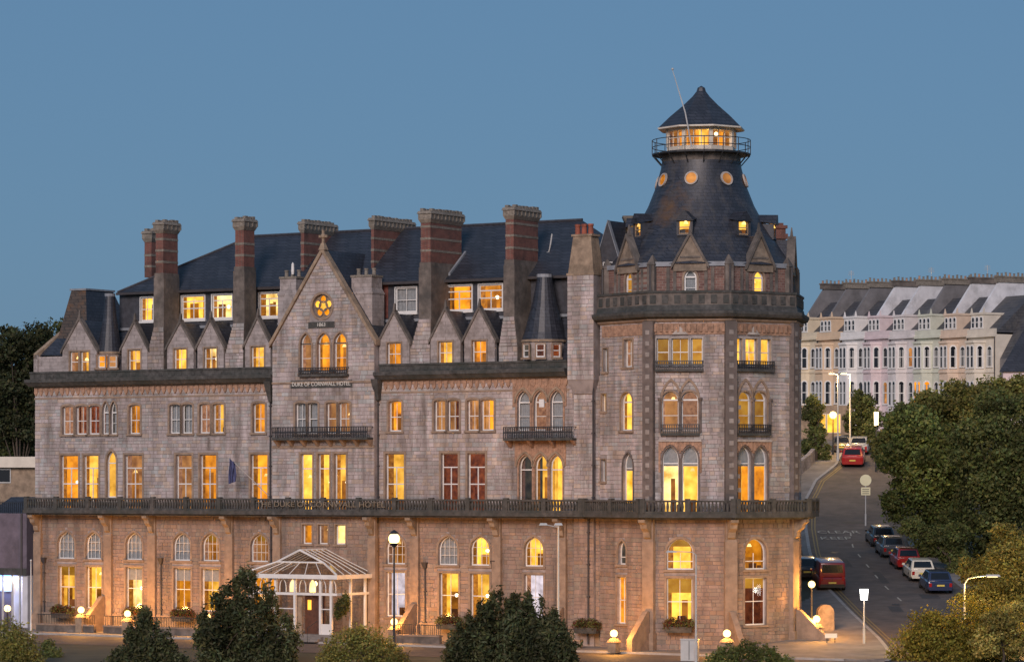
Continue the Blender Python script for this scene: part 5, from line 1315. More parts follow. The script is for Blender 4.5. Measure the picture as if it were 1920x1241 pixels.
# sloping buttresses lit by the pillar lamps
def buttress(fr, u, v, label):
    r_ = fr.P(u, v, 0); m = MB(); pr = [(0, 0.1), (0, 2.75), (-.25, 2.75), (-2.3, .95), (-2.3, .1)]
    a_ = [fr.P(u-.2, v+q[0], q[1]) for q in pr]; b_ = [fr.P(u+.2, v+q[0], q[1]) for q in pr]
    m.poly(a_); m.poly(b_[::-1])
    for i in range(5): j = (i+1) % 5; m.poly([a_[i], a_[j], b_[j], b_[i]])
    o = m.build('buttress', 'dressing', hotel)
for px in (192, 776, 1052): buttress(F, F.u(px, -.4), -.35, '')
for i in (1, 2, 3):
    a = VA[i]; fr = Fr(C[0]+TR*sin(R(a)), C[1]-TR*cos(R(a)), a); buttress(fr, 0, -.3, '')
# planters with dark red flowers under the ground windows
def planter(fr, u, v, wd, zz, label, seed):
    p = fr.P(u, v, zz); r = empty('planter', p, label, 'planter', 'planters under the ground floor windows')
    m = MB(); m.frus(fr, (u-wd/2, u+wd/2, v-.2, v+.2), zz, (u-wd/2-.06, u+wd/2+.06, v-.26, v+.26), zz+.4); m.build('trough', 'sooty', r)
    lob = [(*fr.P(u+wd*(i/4-.5)*.85, v, 0)[:2], zz+.55+.1*(i % 2), .38, .38, .36) for i in range(5)]
    leaves('foliage', lob, 900, .13, 'leaf_dark', r, seed=seed); leaves('flower_foliage', lob, 700, .11, 'leaf_red', r, seed=seed+1, shell=.12)
for i, (px, lab) in enumerate(((116, 'planter of dark red flowers under the leftmost tall window'), (253, 'planter of dark red flowers under the third tall window'), (342, 'planter of dark red flowers under the fourth tall window'), (420, 'planter of dark red flowers beside the pine'), (842, 'planter of dark red flowers left of the round bush'), (1100, 'planter of dark red flowers left of the tower'))):
    planter(F, F.u(px, -.9), -.9, 1.7, 1.05, lab, i*7)
planter(T[1], T[1].u(1273, -.6), -.6, 1.7, 1.35, 'planter of dark red flowers under the big tower window', 91)
# hanging basket at the porch
r = empty('hanging_basket', F.P(F.u(642, -4.4), -4.4, 1.3), 'dark hanging basket of trailing plants right of the porch door', 'hanging basket')
c = F.P(F.u(641, -4.4), -4.4, 2.6); leaves('foliage', [(c[0], c[1], c[2], .5, .5, .65), (c[0]-.25, c[1], c[2]-.5, .3, .3, .4), (c[0]+.3, c[1], c[2]+.5, .28, .28, .5)], 1400, .16, 'leaf_dark', r, seed=4)
m = MB(); m.frus(Fr(c[0], c[1], 0), (-.15, .15, -.15, .15), c[2]-.35, (-.35, .35, -.35, .35), c[2]); m.tube([(c[0], c[1], c[2]), (c[0], c[1], pe-.3)], .02, 5); m.build('basket', 'iron', r)
# small notice on the corner wall, bin and side wall by the tower
r = empty('corner_wall', gnd(1552, 226), 'short rounded stone wall end beside the tower corner', 'wall')
X, Y, zb = gnd(1548, 226); fr = Fr(X, Y, 10)
m = MB(); m.box(fr, -.6, .55, -.25, .25, zb-.3, zb+1.35); o = Op(-.6, .55, zb, zb+1.9, 'round'); m.prism(fr, [(-.6, zb+1.35)]+o.curve()+[(.55, zb+1.35)], -.249, .249); m.build('wall', 'ochre_stone', r)
X, Y, zb = gnd(1558, 219.5); fr = Fr(X, Y, 10)
r = empty('notice_post', (X, Y, zb), 'small pale street name plate on short posts at the corner', 'sign')
m = MB(); m.box(fr, -.3, -.25, 0, .05, zb, zb+.5); m.box(fr, .25, .3, 0, .05, zb, zb+.5); m.build('posts', 'iron', r); m = MB(); m.box(fr, -.42, .42, -.03, 0, zb+.45, zb+.75); m.build('plate', 'letter_white', r)
r = empty('service_box', gnd(1295, 209), 'grey metal service cabinet in front of the tower', 'cabinet')
X, Y, zb = gnd(1292, 209); fr = Fr(X, Y, -15); m = MB(); m.box(fr, -.55, .55, 0, .5, zb, zb+1.35); m.build('cabinet', 'pole_grey', r)
m = MB(); m.box(fr, -.59, .59, -.04, .54, zb+1.35, zb+1.42); m.build('lid', 'pole_grey', r); m = MB(); m.box(fr, -.02, .02, -.02, -.001, zb+.1, zb+1.3); m.build('door_joint', 'iron', r)
# lamp posts and poles in front of the hotel
def post(name, label, px, py_top, Y, mat, cat, r0=.09, r1=.05):
    b = gnd(px, Y); t_ = at(px, py_top, Y); r = empty(name, b, label, cat)
    m = MB(); m.tube([b, (t_[0], t_[1], b[2]+1.1)], [r0*1.5, r0*1.5], 10); m.tube([(b[0], b[1], b[2]+1.1), t_], [r0, r1], 10); m.build('post', mat, r); return r, Vector(t_)
r, t_ = post('street_lamp', 'tall dark lamp post with bright orange lantern right of the porch', 739, 1026, 209, 'iron', 'street lamp')
m = MB(); m.lathe(t_.x, t_.y, [(.06, t_.z), (.2, t_.z+.15), (.3, t_.z+.3)], 12); m.build('lantern_frame', 'iron', r); m = MB(); m.lathe(t_.x, t_.y, [(.34, t_.z+.86), (.2, t_.z+1.0), (.05, t_.z+1.12)], 12); m.build('lantern_cap', 'iron', r)
m = MB(); m.ball((t_.x, t_.y, t_.z+.56), .36, 16, 10); m.build('globe', 'lamp_orange', r, smooth=True); point('lamp_light', (t_.x, t_.y, t_.z+.56), 7000, (1, .42, .07), r, .36)
r, t_ = post('street_lamp', 'tall pale lamp post with twin heads before the right wing', 1047, 985, 208, 'cream_paint', 'street lamp')
for dx in (-.95, .0):
    m = MB(); m.frus(Fr(t_.x+dx, t_.y, 0), (-.28, .28, -.14, .14), t_.z+.02, (-.2, .2, -.08, .08), t_.z+.16); m.build('lamp_head', 'pole_grey', r)
m = MB(); m.tube([tuple(t_+Vector((0, 0, -.1))), tuple(t_+Vector((-.95, 0, .08)))], .03, 6); m.build('arm', 'pole_grey', r)
r, t_ = post('street_lamp', 'slim pale lamp post with short arm before the tower', 1305, 1040, 206, 'pole_grey', 'street lamp', .07, .045)
m = MB(); m.tube([tuple(t_), tuple(t_+Vector((-.2, 0, .18))), tuple(t_+Vector((-1.3, 0, .22)))], .03, 6); m.build('arm', 'pole_grey', r); m = MB(); m.frus(Fr(t_.x-1.55, t_.y, 0), (-.35, .35, -.12, .12), t_.z+.16, (-.25, .25, -.06, .06), t_.z+.27); m.build('lamp_head', 'pole_grey', r)
r, t_ = post('flagpole', 'thin white pole at the left end of the hotel', 58, 1050, 240, 'white_paint', 'pole', .05, .03)
m = MB(); m.ball(tuple(t_), .07); m.build('finial', 'white_paint', r, smooth=True)
r, t_ = post('street_lamp', 'short white post with glowing lantern on the street corner', 1620, 1124, 219, 'pole_grey', 'street lamp', .06, .045)
m = MB(); m.frus(Fr(t_.x, t_.y, 0), (-.2, .2, -.2, .2), t_.z, (-.26, .26, -.26, .26), t_.z+.72); m.build('lantern', 'lamp_white', r)
m = MB(); m.frus(Fr(t_.x, t_.y, 0), (-.3, .3, -.3, .3), t_.z+.72, (-.08, .08, -.08, .08), t_.z+.86); m.build('lantern_cap', 'iron', r); point('lamp_light', (t_.x, t_.y-.4, t_.z+.35), 45, (1, .93, .8), r, .2)
r, t_ = post('street_lamp', 'grey lamp post with curved arm among the golden shrubs', 1808, 1095, 213, 'pole_grey', 'street lamp', .08, .05)
m = MB(); m.tube([tuple(t_), tuple(t_+Vector((.25, 0, .38))), tuple(t_+Vector((.9, 0, .5))), tuple(t_+Vector((1.4, 0, .55)))], .04, 6); m.build('arm', 'pole_grey', r)
h_ = t_+Vector((1.85, 0, .55)); m = MB(); m.frus(Fr(h_.x, h_.y, 0), (-.5, .5, -.15, .15), h_.z-.05, (-.4, .4, -.08, .08), h_.z+.09); m.build('lamp_head', 'pole_grey', r)
m = MB(); m.box(Fr(h_.x, h_.y, 0), -.36, .3, -.1, .1, h_.z-.075, h_.z-.052); m.build('lens', 'lamp_soft', r); point('lamp_light', (h_.x, h_.y, h_.z-.35), 4200, (1, .58, .15), r, .2)  # unlit head made to glow, light added to turn the shrubs golden
for px, Y, lab, dirn in ((1571, 318, 'left of the two tall lamp posts below the terrace', -.8), (1594, 322, 'right of the two tall lamp posts below the terrace', -.8)):
    r, t_ = post('street_lamp', lab, px, 702, Y, 'pole_grey', 'street lamp', .09, .06)
    m = MB(); m.tube([tuple(t_), tuple(t_+Vector((.5*dirn, 0, .1)))], .045, 6); m.frus(Fr(t_.x+.75*dirn, t_.y, 0), (-.35, .35, -.12, .12), t_.z+.04, (-.25, .25, -.06, .06), t_.z+.17); m.build('lamp_head', 'pole_grey', r)
    m = MB(); m.box(Fr(t_.x+.75*dirn, t_.y, 0), -.28, .28, -.09, .09, t_.z+.01, t_.z+.035); m.build('lens', 'lamp_soft', r); point('lamp_light', (t_.x+.75*dirn, t_.y-.2, t_.z-.3), 800, (1, .62, .25), r, .2)  # glow added to both post heads to light the upper road
r, t_ = post('street_lamp', 'lit orange lamp on low post under the trees by the terrace', 1562, 778, 322, 'iron', 'street lamp', .07, .05)
m = MB(); m.ball(tuple(t_), .36, 12, 8); m.build('globe', 'lamp_orange', r, smooth=True); point('lamp_light', (t_.x, t_.y-1.2, t_.z), 600, (1, .55, .12), r, .3)
r, t_ = post('street_lamp', 'lit yellow lamp on a post at the edge of the big trees', 1643, 778, 312, 'iron', 'street lamp', .07, .05)
m = MB(); m.frus(Fr(t_.x, t_.y, 0), (-.17, .17, -.17, .17), t_.z-1.0, (-.2, .2, -.2, .2), t_.z+.3); m.build('lantern', 'lamp_soft', r); point('lamp_light', (t_.x, t_.y-.8, t_.z), 500, (1, .6, .18), r, .3)
# round bus-stop sign
r, t_ = post('road_sign', 'round pale sign with small plate on a post at the junction', 1623, 900, 287, 'pole_grey', 'sign', .05, .05)
m = MB(); n = 24; fr = Fr(t_.x, t_.y-.07, 0); rr_ = .5; ring = [(rr_*cos(2*pi*i/n), t_.z-.0+rr_*sin(2*pi*i/n)) for i in range(n)]; m.prism(fr, ring, -.02, .02); m.build('disc', 'sign_back', r)
m = MB(); m.box(fr, -.4, .4, -.02, .02, t_.z-1.3, t_.z-.62); pl = m.build('plate', 'sign_back', r)
for i in range(3):
    m = MB(); m.box(fr, -.3, .3, -.028, -.021, t_.z-.8-.18*i-.03, t_.z-.8-.18*i+.03); m.build('text_line', 'iron', pl)

# ================================================================ CARS
CARPAINT = {'red': (.30, .015, .012), 'dark_red': (.22, .010, .012), 'white': (.68, .62, .50), 'blue': (.02, .03, .075), 'black': (.018, .018, .02), 'grey': (.06, .06, .065), 'silver': (.30, .31, .32)}
for k_, c_ in CARPAINT.items(): gloss('paint_'+k_, c_, .28, .7)
def car(px, Y, color, label, kind='hatch', hdg=0., W=1.82, L=4.2, H=1.48, group='cars parked along the right kerb', X=None):
    if X is None: X = (px-960)*Y/FP
    g = hill(X, Y)+.03; slope = math.atan((hill(X, Y+2)-hill(X, Y-2))/4)
    root = empty('van' if kind == 'van' else 'car', (X, Y, g), label, 'van' if kind == 'van' else 'car', group)
    root.rotation_euler = (slope, 0, R(hdg)); root.scale = (1.1, 1.1, 1.1)
    pm = 'paint_'+color; loc = Fr(0, 0, 0)
    objs = []
    def bld(m, name, mat, parent=root, smooth=False):
        me = bpy.data.meshes.new(name); me.from_pydata([tuple(v) for v in m.v], [], m.f); me.materials.append(MATS[mat])
        bm = bmesh.new(); bm.from_mesh(me); bmesh.ops.remove_doubles(bm, verts=bm.verts, dist=1e-4); bmesh.ops.recalc_face_normals(bm, faces=bm.faces); bm.to_mesh(me); bm.free()
        if smooth: me.shade_smooth()
        o = bpy.data.objects.new(name, me); COL.objects.link(o); o.parent = parent; return o
    h = W/2; van = kind == 'van'
    belt = H*.60 if not van else H*.5
    # lower body lofted along the length (y forwards)
    st = [(-L/2, .80, .42, belt-.12), (-L/2+.06, .93, .30, belt-.02), (-L/2+.5, 1.0, .22, belt), (0, 1.0, .2, belt), (L/2-.9, .99, .22, belt-.03), (L/2-.3, .95, .26, belt-.18 if not van else belt-.05), (L/2-.03, .82, .34, belt-.3 if not van else belt-.2), (L/2, .7, .4, belt-.34)]
    rings = []
    for y, wf, zb, zt in st:
        hw_ = h*wf; zm = (zb+zt)/2
        sec = [(-hw_*.9, zb), (-hw_*.99, zb+.1), (-hw_, zm), (-hw_*.97, zt-.07), (-hw_*.9, zt), (hw_*.9, zt), (hw_*.97, zt-.07), (hw_, zm), (hw_*.99, zb+.1), (hw_*.9, zb)]
        rings.append([(x, y, zz) for x, zz in sec])
    m = MB()
    m.quadgrid([r_+[r_[0]] for r_ in rings]); m.poly(rings[0]); m.poly(rings[-1][::-1])
    body = bld(m, 'body', pm, smooth=False)
    if van: yb0, yb1, yt0, yt1, tw_ = -L/2+.04, L/2-.75, -L/2+.14, L/2-1.5, .88
    elif kind == 'saloon': yb0, yb1, yt0, yt1, tw_ = -L/2+.55, L/2-1.0, -L/2+1.25, L/2-1.9, .74
    else: yb0, yb1, yt0, yt1, tw_ = -L/2+.10, L/2-1.0, -L/2+.62, L/2-1.85, .75
    bw = h*.93; tw2 = h*tw_
    B = [(-bw, yb0, belt-.02), (bw, yb0, belt-.02), (bw, yb1, belt-.04), (-bw, yb1, belt-.04)]; Tt = [(-tw2, yt0, H), (tw2, yt0, H), (tw2, yt1, H-.02), (-tw2, yt1, H-.02)]
    m = MB(); m.hull8(B+Tt); cab = bld(m, 'cabin', pm)
    bv = cab.modifiers.new('bevel', 'BEVEL'); bv.width = .07; bv.segments = 3; cab.data.shade_smooth()
    def panel(i, j, a0, a1, b0, b1, name, off=.012, mat='dark_glass', parent=cab):
        p0, p1, q0, q1 = map(Vector, (B[i], B[j], Tt[i], Tt[j]))
        f_ = lambda s_, t_: (p0+(p1-p0)*s_)*(1-t_)+(q0+(q1-q0)*s_)*t_
        c4 = [f_(a0, b0), f_(a1, b0), f_(a1, b1), f_(a0, b1)]; nn = (c4[1]-c4[0]).cross(c4[3]-c4[0]).normalized()*off
        if nn.dot(c4[0]-Vector((0, (yb0+yb1)/2, belt))) < 0: nn = -nn
        m = MB(); m.hull8([tuple(c_-nn*.6) for c_ in c4]+[tuple(c_+nn) for c_ in c4]); return bld(m, name, mat, parent)
    panel(0, 1, .1, .9, .32 if van else .22, .86, 'rear_window'); panel(2, 3, .07, .93, .14, .92, 'windscreen')
    for i, j in ((1, 2), (3, 0)):
        if not van: panel(i, j, .10, .46, .16, .88, 'side_window'); panel(i, j, .50, .88, .16, .88, 'side_window')
        else: panel(i, j, .64 if i == 1 else .08, .92 if i == 1 else .36, .25, .85, 'side_window')
    for s_ in (-1, 1):
        m = MB(); m.box(loc, s_*h*.76-.09, s_*h*.76+.09, -L/2-.012, -L/2+.12, belt-.42 if not van else .75, belt-.12 if not van else 1.1); bld(m, 'tail_light', 'lens_red')
        m = MB(); m.box(loc, s_*h*.66-.16, s_*h*.66+.16, L/2-.16, L/2+.0, .58, .72); bld(m, 'headlight', 'lens_clear')
        m = MB(); m.box(loc, s_*(h+.08)-.09, s_*(h+.08)+.09, yb1-.55, yb1-.42, belt+.0, belt+.15); bld(m, 'wing_mirror', pm)
    m = MB(); m.box(loc, -h*.86, h*.86, -L/2-.05, -L/2+.1, .28, .52); bld(m, 'rear_bumper', 'trim_black' if kind != 'hatch' else pm)
    m = MB(); m.box(loc, -.26, .26, -L/2-.065, -L/2-.03, .56, .67); bld(m, 'number_plate', 'plate')
    if van: m = MB(); m.box(loc, -.012, .012, -L/2-.02, -L/2+.02, .5, belt-.03); bld(m, 'door_joint', 'trim_black')
    for sx in (-1, 1):
        for sy in (-1, 1):
            x0 = sx*(h-.1); y0 = sy*L*.31; m = MB(); r_ = .32
            prof = [(r_*.62, -.1), (r_*.95, -.1), (r_, -.05), (r_, .05), (r_*.95, .1), (r_*.62, .1)]
            rg = [[(x0+d_, y0+rad_*sin(2*pi*i/16), .33+rad_*cos(2*pi*i/16)) for i in range(17)] for rad_, d_ in prof]
            m.quadgrid(rg); wh = bld(m, 'wheel', 'tyre', smooth=True)
            m = MB(); m.poly([(x0+sx*.085, y0+r_*.64*sin(2*pi*i/14), .33+r_*.64*cos(2*pi*i/14)) for i in range(14)]); m.poly([(x0-sx*.085, y0+r_*.64*sin(2*pi*i/14), .33+r_*.64*cos(2*pi*i/14)) for i in range(14)]); bld(m, 'rim', 'rim', wh)
    return root
car(1754, 248, 'blue', 'dark blue car nearest the camera in the parked row', 'hatch', 2)
car(1722, 255, 'white', 'cream white car parked behind the dark blue one', 'hatch', 2)
car(1696, 262, 'red', 'bright red car in the middle of the parked row', 'hatch', 2)
car(1669, 269.5, 'grey', 'dark grey car parked in front of the red one', 'hatch', 2, H=1.5)
car(1650, 276.5, 'black', 'black car parked at the far end of the row', 'hatch', 2, H=1.5)
car(1553, 250, 'dark_red', 'dark red van standing at the left kerb beside the tower', 'van', 1, W=1.95, L=4.9, H=1.98, group='vehicles at the left kerb')
car(1512, 256, 'black', 'dark car half hidden by the tower ahead of the red van', 'hatch', 1, group='vehicles at the left kerb', X=22.75)
car(1600, 316, 'red', 'red hatchback seen from behind at the top of the hill', 'hatch', -8, W=2.0, H=1.6, group='cars at the top of the hill')
car(1582, 326, 'grey', 'dark grey car beyond the red hatchback to the left', 'hatch', -12, group='cars at the top of the hill')
car(1612, 325, 'silver', 'silver car beyond the red hatchback to the right', 'saloon', -10, group='cars at the top of the hill')

# ================================================================ TERRACE ON THE HILL
TCOL = [('paint_cream', (.62, .53, .39)), ('paint_peach', (.60, .45, .31)), ('paint_ivory', (.68, .66, .64)), ('paint_rose', (.60, .50, .51)), ('paint_lilac', (.60, .56, .55)), ('paint_sage', (.53, .54, .45)), ('paint_apricot', (.58, .46, .36)), ('paint_sand', (.58, .53, .45))]
for k_, c_ in TCOL: surf(k_, c_, .8, .12, 1.2, grime=tuple(x*.55 for x in c_), gscale=.5, glo=.6, ghi=.95)
surf('party_white', (.58, .58, .60), .8, .15, .8, grime=(.25, .25, .25)); surf('party_grey', (.15, .145, .15), .85, .25, .8, grime=(.08, .08, .08))
TA = -60; tu = (cos(R(TA)), sin(R(TA))); WD = 4.5
TX, TY = (1491-960)*370/FP, 370.
def house(i):
    name, colr = TCOL[i]; fr = Fr(TX+tu[0]*WD*i, TY+tu[1]*WD*i, TA); dz = -.12*i; H0 = 15.5; zz = lambda r: HC+r+dz
    word = ['cream', 'peach', 'ivory white', 'rose pink', 'pale lilac', 'sage green', 'apricot', 'sandy grey'][i]
    where = ['just right of the hotel tower', 'next to the cream one', 'behind the twin lamp posts', 'between the ivory and the lilac one', 'between the pink and the green one', 'next to the apricot one', 'second from the right end', 'at the right end of the terrace'][i]
    root = empty('terrace_house', fr.P(WD/2, 4, H0), f'{word} terraced house with bay and dormer, {where}', 'house', 'terraced houses on the hill')
    m = MB(); m.box(fr, 0.003, WD-.003, 0, 9.5, H0, zz(15.9)); m.build('wall', name, root)
    b0, b1 = .3, 2.72; pb = [(b0, 0), (b0+.5, -1.0), (b1-.5, -1.0), (b1, 0)]
    m = MB()
    for (p, q), (s_, t_) in zip(pb, pb[1:]): m.poly([fr.P(p, q, H0), fr.P(s_, t_, H0), fr.P(s_, t_, zz(15.2)), fr.P(p, q, zz(15.2))])
    m.poly([fr.P(p, q, zz(15.2)) for p, q in pb]); bay = m.build('bay', name, root)
    for zc_ in (zz(12.1), zz(15.2), zz(8.0)):
        m = MB(); gp = [(b0-.12, 0), (b0+.5, -1.14), (b1-.5, -1.14), (b1+.12, 0)]
        m.hull8([fr.P(p, q, zc_-.14) for p, q in gp]+[fr.P(p, q, zc_+.1) for p, q in gp]); m.build('moulding', name, bay)
    m = MB(); m.box(fr, 0, WD, -.35, .1, zz(15.65), zz(15.9)); m.build('cornice', name, root); m = MB(); m.box(fr, 0, WD, -.22, .12, zz(15.9), zz(16.5)); m.build('parapet', name, root); m = MB(); m.box(fr, 0.1, WD-.1, -.1, 0, zz(11.95), zz(12.15)); m.build('string_course', name, root)
    rnd = random.Random(i*31+5)
    def win(f2, u0, u1, za, zb, arch=None, par=root, lit=None):
        o = Op(u0, u1, za, zb, arch, None); m = MB(); ins = Op(u0+.07, u1-.07, za+.07, zb-.07, arch, None)
        m.band(f2, o.outline(.06), ins.outline(zb=za), -.05, 0); m.box(f2, u0-.1, u1+.1, -.12, 0, za-.12, za); zm = (za+zb)/2; m.box(f2, u0, u1, -.04, -.005, zm-.04, zm+.04); wn = m.build('window', 'white_paint', par)
        m = MB(); m.poly([f2.P(u, -.02, q) for u, q in ins.outline()]); m.build('pane', lit or 'dark_glass', wn)
        m = MB(); wq = (u1-u0)
        ca, cb = rnd.uniform(.15, .5), rnd.uniform(.12, .45)
        for p, q in ((u0+.07, u0+wq*ca), (u1-wq*cb, u1-.07)): m.poly([f2.P(p, -.03, za+.1), f2.P(q, -.03, za+.1), f2.P(q, -.03, zb-.12-(.25 if arch else 0)), f2.P(p, -.03, zb-.12-(.25 if arch else 0))])
        m.build('net_curtain', 'net_curtain', wn)
    for za, zb in ((zz(8.5), zz(11.1)), (zz(12.5), zz(14.8))):
        lit = 'room_orange' if (i == 5 and za < zz(10)) else None
        for (p, q), (s_, t_) in zip(pb, pb[1:]):
            A_ = fr.P(p, q, 0); B2 = fr.P(s_, t_, 0); ang = math.degrees(atan2(B2[1]-A_[1], B2[0]-A_[0])); ln = sqrt((B2[0]-A_[0])**2+(B2[1]-A_[1])**2)
            f2 = Fr(A_[0], A_[1], ang)
            if ln < 1.3: win(f2, ln*.22, ln*.8, za, zb, 'round', lit=lit)
            else: win(f2, ln*.08, ln*.46, za, zb, 'round', lit=lit); win(f2, ln*.54, ln*.92, za, zb, 'round', lit=lit)
        win(fr, 3.1, 3.9, za+.1, zb-.1, 'round', lit='room_pink' if (i*3+int(za)) % 7 == 0 else None)
    m = MB(); m.box(fr, .45, 2.6, -.05, 2.6, zz(16.4), zz(18.0)); dm = m.build('dormer', name, root)
    m = MB(); m.box(fr, .35, 2.7, -.15, 2.7, zz(18.0), zz(18.22))
    for u in (.5, 2.55): m.frus(fr, (u-.1, u+.1, -.1, .1), zz(18.22), (u-.03, u+.03, -.03, .03), zz(18.75))
    m.build('dormer_cornice', name, dm)
    fd = Fr(*fr.P(0, -.055, 0)[:2], TA)
    for u in (.56, 1.24, 1.92): win(fd, u, u+.52, zz(16.65), zz(17.8), 'round', dm)
    m = MB(); m.poly([fr.P(0, .1, zz(16.1)), fr.P(WD, .1, zz(16.1)), fr.P(WD, 4.8, zz(20.1)), fr.P(0, 4.8, zz(20.1))]); m.poly([fr.P(0, 9.5, zz(16.1)), fr.P(WD, 9.5, zz(16.1)), fr.P(WD, 4.8, zz(20.1)), fr.P(0, 4.8, zz(20.1))]); m.poly([fr.P(WD, .1, zz(16.1)), fr.P(WD, 4.8, zz(20.1)), fr.P(WD, 9.5, zz(16.1))]); rf = m.build('roof', 'old_slate', root)
    m = MB(); dpu = WD-.12; m.tube([fr.P(dpu, -.08, H0), fr.P(dpu, -.08, zz(15.6))], .06, 6); m.build('downpipe', 'pipe', root)
    if i in (1, 4, 6):
        q = fr.P(0, 4.2+i*.3, 0); m = MB(); m.tube([(q[0], q[1], zz(22.2)), (q[0], q[1], zz(23.6))], .03, 5)
        for k in range(4): m.tube([(q[0]-.35+.02*k, q[1], zz(23.1+.13*k)), (q[0]+.35-.02*k, q[1], zz(23.1+.13*k))], .015, 4)
        m.build('aerial', 'pole_grey', root)
    # party wall rising above the slates, chimney on it
    pm = 'party_white' if i in (3, 4, 6, 7) else 'party_grey'
    m = MB(); pr = [(.5, zz(16.0)), (.5, zz(17.1)), (3.9, zz(21.6)), (7.2, zz(21.6)), (7.2, zz(17.0)), (7.2, zz(16.0))]
    a_ = [fr.P(-.16, q, s_) for q, s_ in pr]; b_ = [fr.P(.16, q, s_) for q, s_ in pr]; m.poly(a_); m.poly(b_[::-1])
    for k in range(6): j = (k+1) % 6; m.poly([a_[k], a_[j], b_[j], b_[k]])
    m.build('party_wall', pm, root)
    m = MB(); m.box(fr, -.3, .3, 3.6, 7.4, zz(21.6), zz(22.1)); m.box(fr, -.36, .36, 3.52, 7.48, zz(22.1), zz(22.25)); ch = m.build('chimney', 'flaunching' if i % 3 else 'sooty_stone', root)
    for k in range(7):
        c_ = fr.P(0, 3.8+k*.55, 0); m = MB(); m.lathe(c_[0], c_[1], [(.14, zz(22.25)), (.11, zz(22.5)+.05*((k*5+i) % 3)), (.15, zz(22.56)+.05*((k*5+i) % 3))], 6); m.build('chimney_pot', 'terracotta' if (k*7+i) % 4 == 0 else 'flaunching', ch)
    return root
for i in range(8): house(i)
# end building right of the terrace: big gable wall, lower slate roof
fr = Fr(TX+tu[0]*WD*8, TY+tu[1]*WD*8, TA)
eb = empty('end_house', fr.P(2.5, 4, 15), 'grey gabled house with dark slate roof at the right picture edge', 'house')
zz = lambda r: HC+r-1.1
m = MB(); m.box(fr, .05, 5.5, .5, 10, 14, zz(13.6)); m.build('wall', 'party_grey', eb)
pr = [(.5, zz(13.6)), (5, zz(20.6)), (10, zz(13.6))]
m = MB(); a_ = [fr.P(.05, q, s_) for q, s_ in pr]; b_ = [fr.P(5.4, q, s_) for q, s_ in pr]; m.poly(a_); m.poly(b_)
m.build('gable', 'party_grey', eb); m = MB(); m.poly([a_[0], a_[1], b_[1], b_[0]]); m.poly([a_[1], a_[2], b_[2], b_[1]]); m.build('roof', 'old_slate', eb)
m = MB(); m.box(fr, 2.6, 3.4, .44, .5, zz(9), zz(11.4)); m.build('window', 'white_paint', eb)
eb = empty('low_house', at(1895, 760, 318), 'low pink walled house with dark roof above the trees at the right edge', 'house')
X, Y, zb = at(1903, 760, 318); fr = Fr(X, Y, -25)
m = MB(); m.box(fr, -1.2, 7, 0, 7, 15, HC+(HY-697)*Y/FP); m.build('wall', 'paint_rose', eb); zz0 = HC+(HY-697)*Y/FP
m = MB(); m.hull8([fr.P(-1.5, -.3, zz0), fr.P(7, -.3, zz0), fr.P(7, 7, zz0), fr.P(-1.5, 7, zz0), fr.P(.5, 3.4, zz0+5.2), fr.P(7, 3.4, zz0+5.2), fr.P(7, 3.6, zz0+5.2), fr.P(.5, 3.6, zz0+5.2)]); m.build('roof', 'slate', eb)
m = MB(); m.box(fr, 2, 2.8, -.06, 0, zz0-2.2, zz0-.8); m.build('window', 'white_paint', eb)
# boundary wall and shed beside the hill road, and a lit shopfront under the trees
r = empty('boundary_wall', gnd(1535, 306), 'low rubble wall along the left pavement of the hill road', 'wall')
m = MB(); a_ = [(kl(y)-2.3, y) for y in range(296, 322, 3)]
m.quadgrid([[(x, y, hill(x, y)-.2) for x, y in a_], [(x, y, hill(x, y)+1.3) for x, y in a_], [(x-.4, y, hill(x, y)+1.3) for x, y in a_]]); m.build('wall', 'coursed', r)
r = empty('lit_house', gnd(1550, 338), 'small house front with glowing orange windows behind the lamp post', 'house')
X, Y, zb = gnd(1553, 338); fr = Fr(X, Y, 0)
m = MB(); m.box(fr, -3.2, 2.6, 0, 4, zb-.5, zb+3.6); m.build('wall', 'ochre_stone', r)
for u0, u1 in ((-1.7, -.3), (-.1, 1.2)):
    m = MB(); m.box(fr, u0-.08, u1+.08, -.07, 0, zb+.75, zb+2.75); wn = m.build('window', 'cream_paint', r); m = MB(); m.box(fr, u0, u1, -.085, -.071, zb+.83, zb+2.67); m.build('pane', 'room_yellow', wn)

# ================================================================ LEFT NEIGHBOURS
nb = empty('neighbour_building', F.P(F.u(10, 1), 1, 0), 'dark plum building with blue and white lit bay left of the hotel', 'building')
a_, b_ = F.u(-45, .6), F.u(50, .6); z1, z2 = F.z(20, 962, .6), F.z(20, 1078, .6)
m = MB(); m.box(F, a_, b_, .6, 8, z2, z1); m.box(F, a_, F.u(-20, .6), .602, 8, 0, z2); m.build('upper_wall', 'purple_wall', nb)
m = MB(); m.box(F, F.u(-20, .6)+.01, b_-.01, 1.7, 1.9, 0, z2); m.build('back_wall', 'render_white', nb)
m = MB(); m.box(F, b_-.5, b_, .7, 1.7, 0, z2-.003); m.build('side_pier', 'render_white', nb)
m = MB(); m.box(F, F.u(-16, 1.6), F.u(21, 1.6), 1.6, 1.69, .1, F.z(10, 1108, 1.6)); dr = m.build('garage_door', 'purple_wall', nb)
m = MB(); m.box(F, F.u(-16, 1.6)-.1, F.u(21, 1.6)+.12, 1.5, 1.69, F.z(10, 1108, 1.6), F.z(10, 1090, 1.6)); m.build('door_head', 'render_white', nb)
m = MB(); m.box(F, F.u(-12, 1.2), F.u(18, 1.2), 1.1, 1.3, z2-.12, z2-.02); m.build('blue_striplight', 'lamp_blue', nb)
point('blue_light', F.P(F.u(2, 1.2), 1.1, z2-.5), 320, (.25, .45, 1), nb, .3)
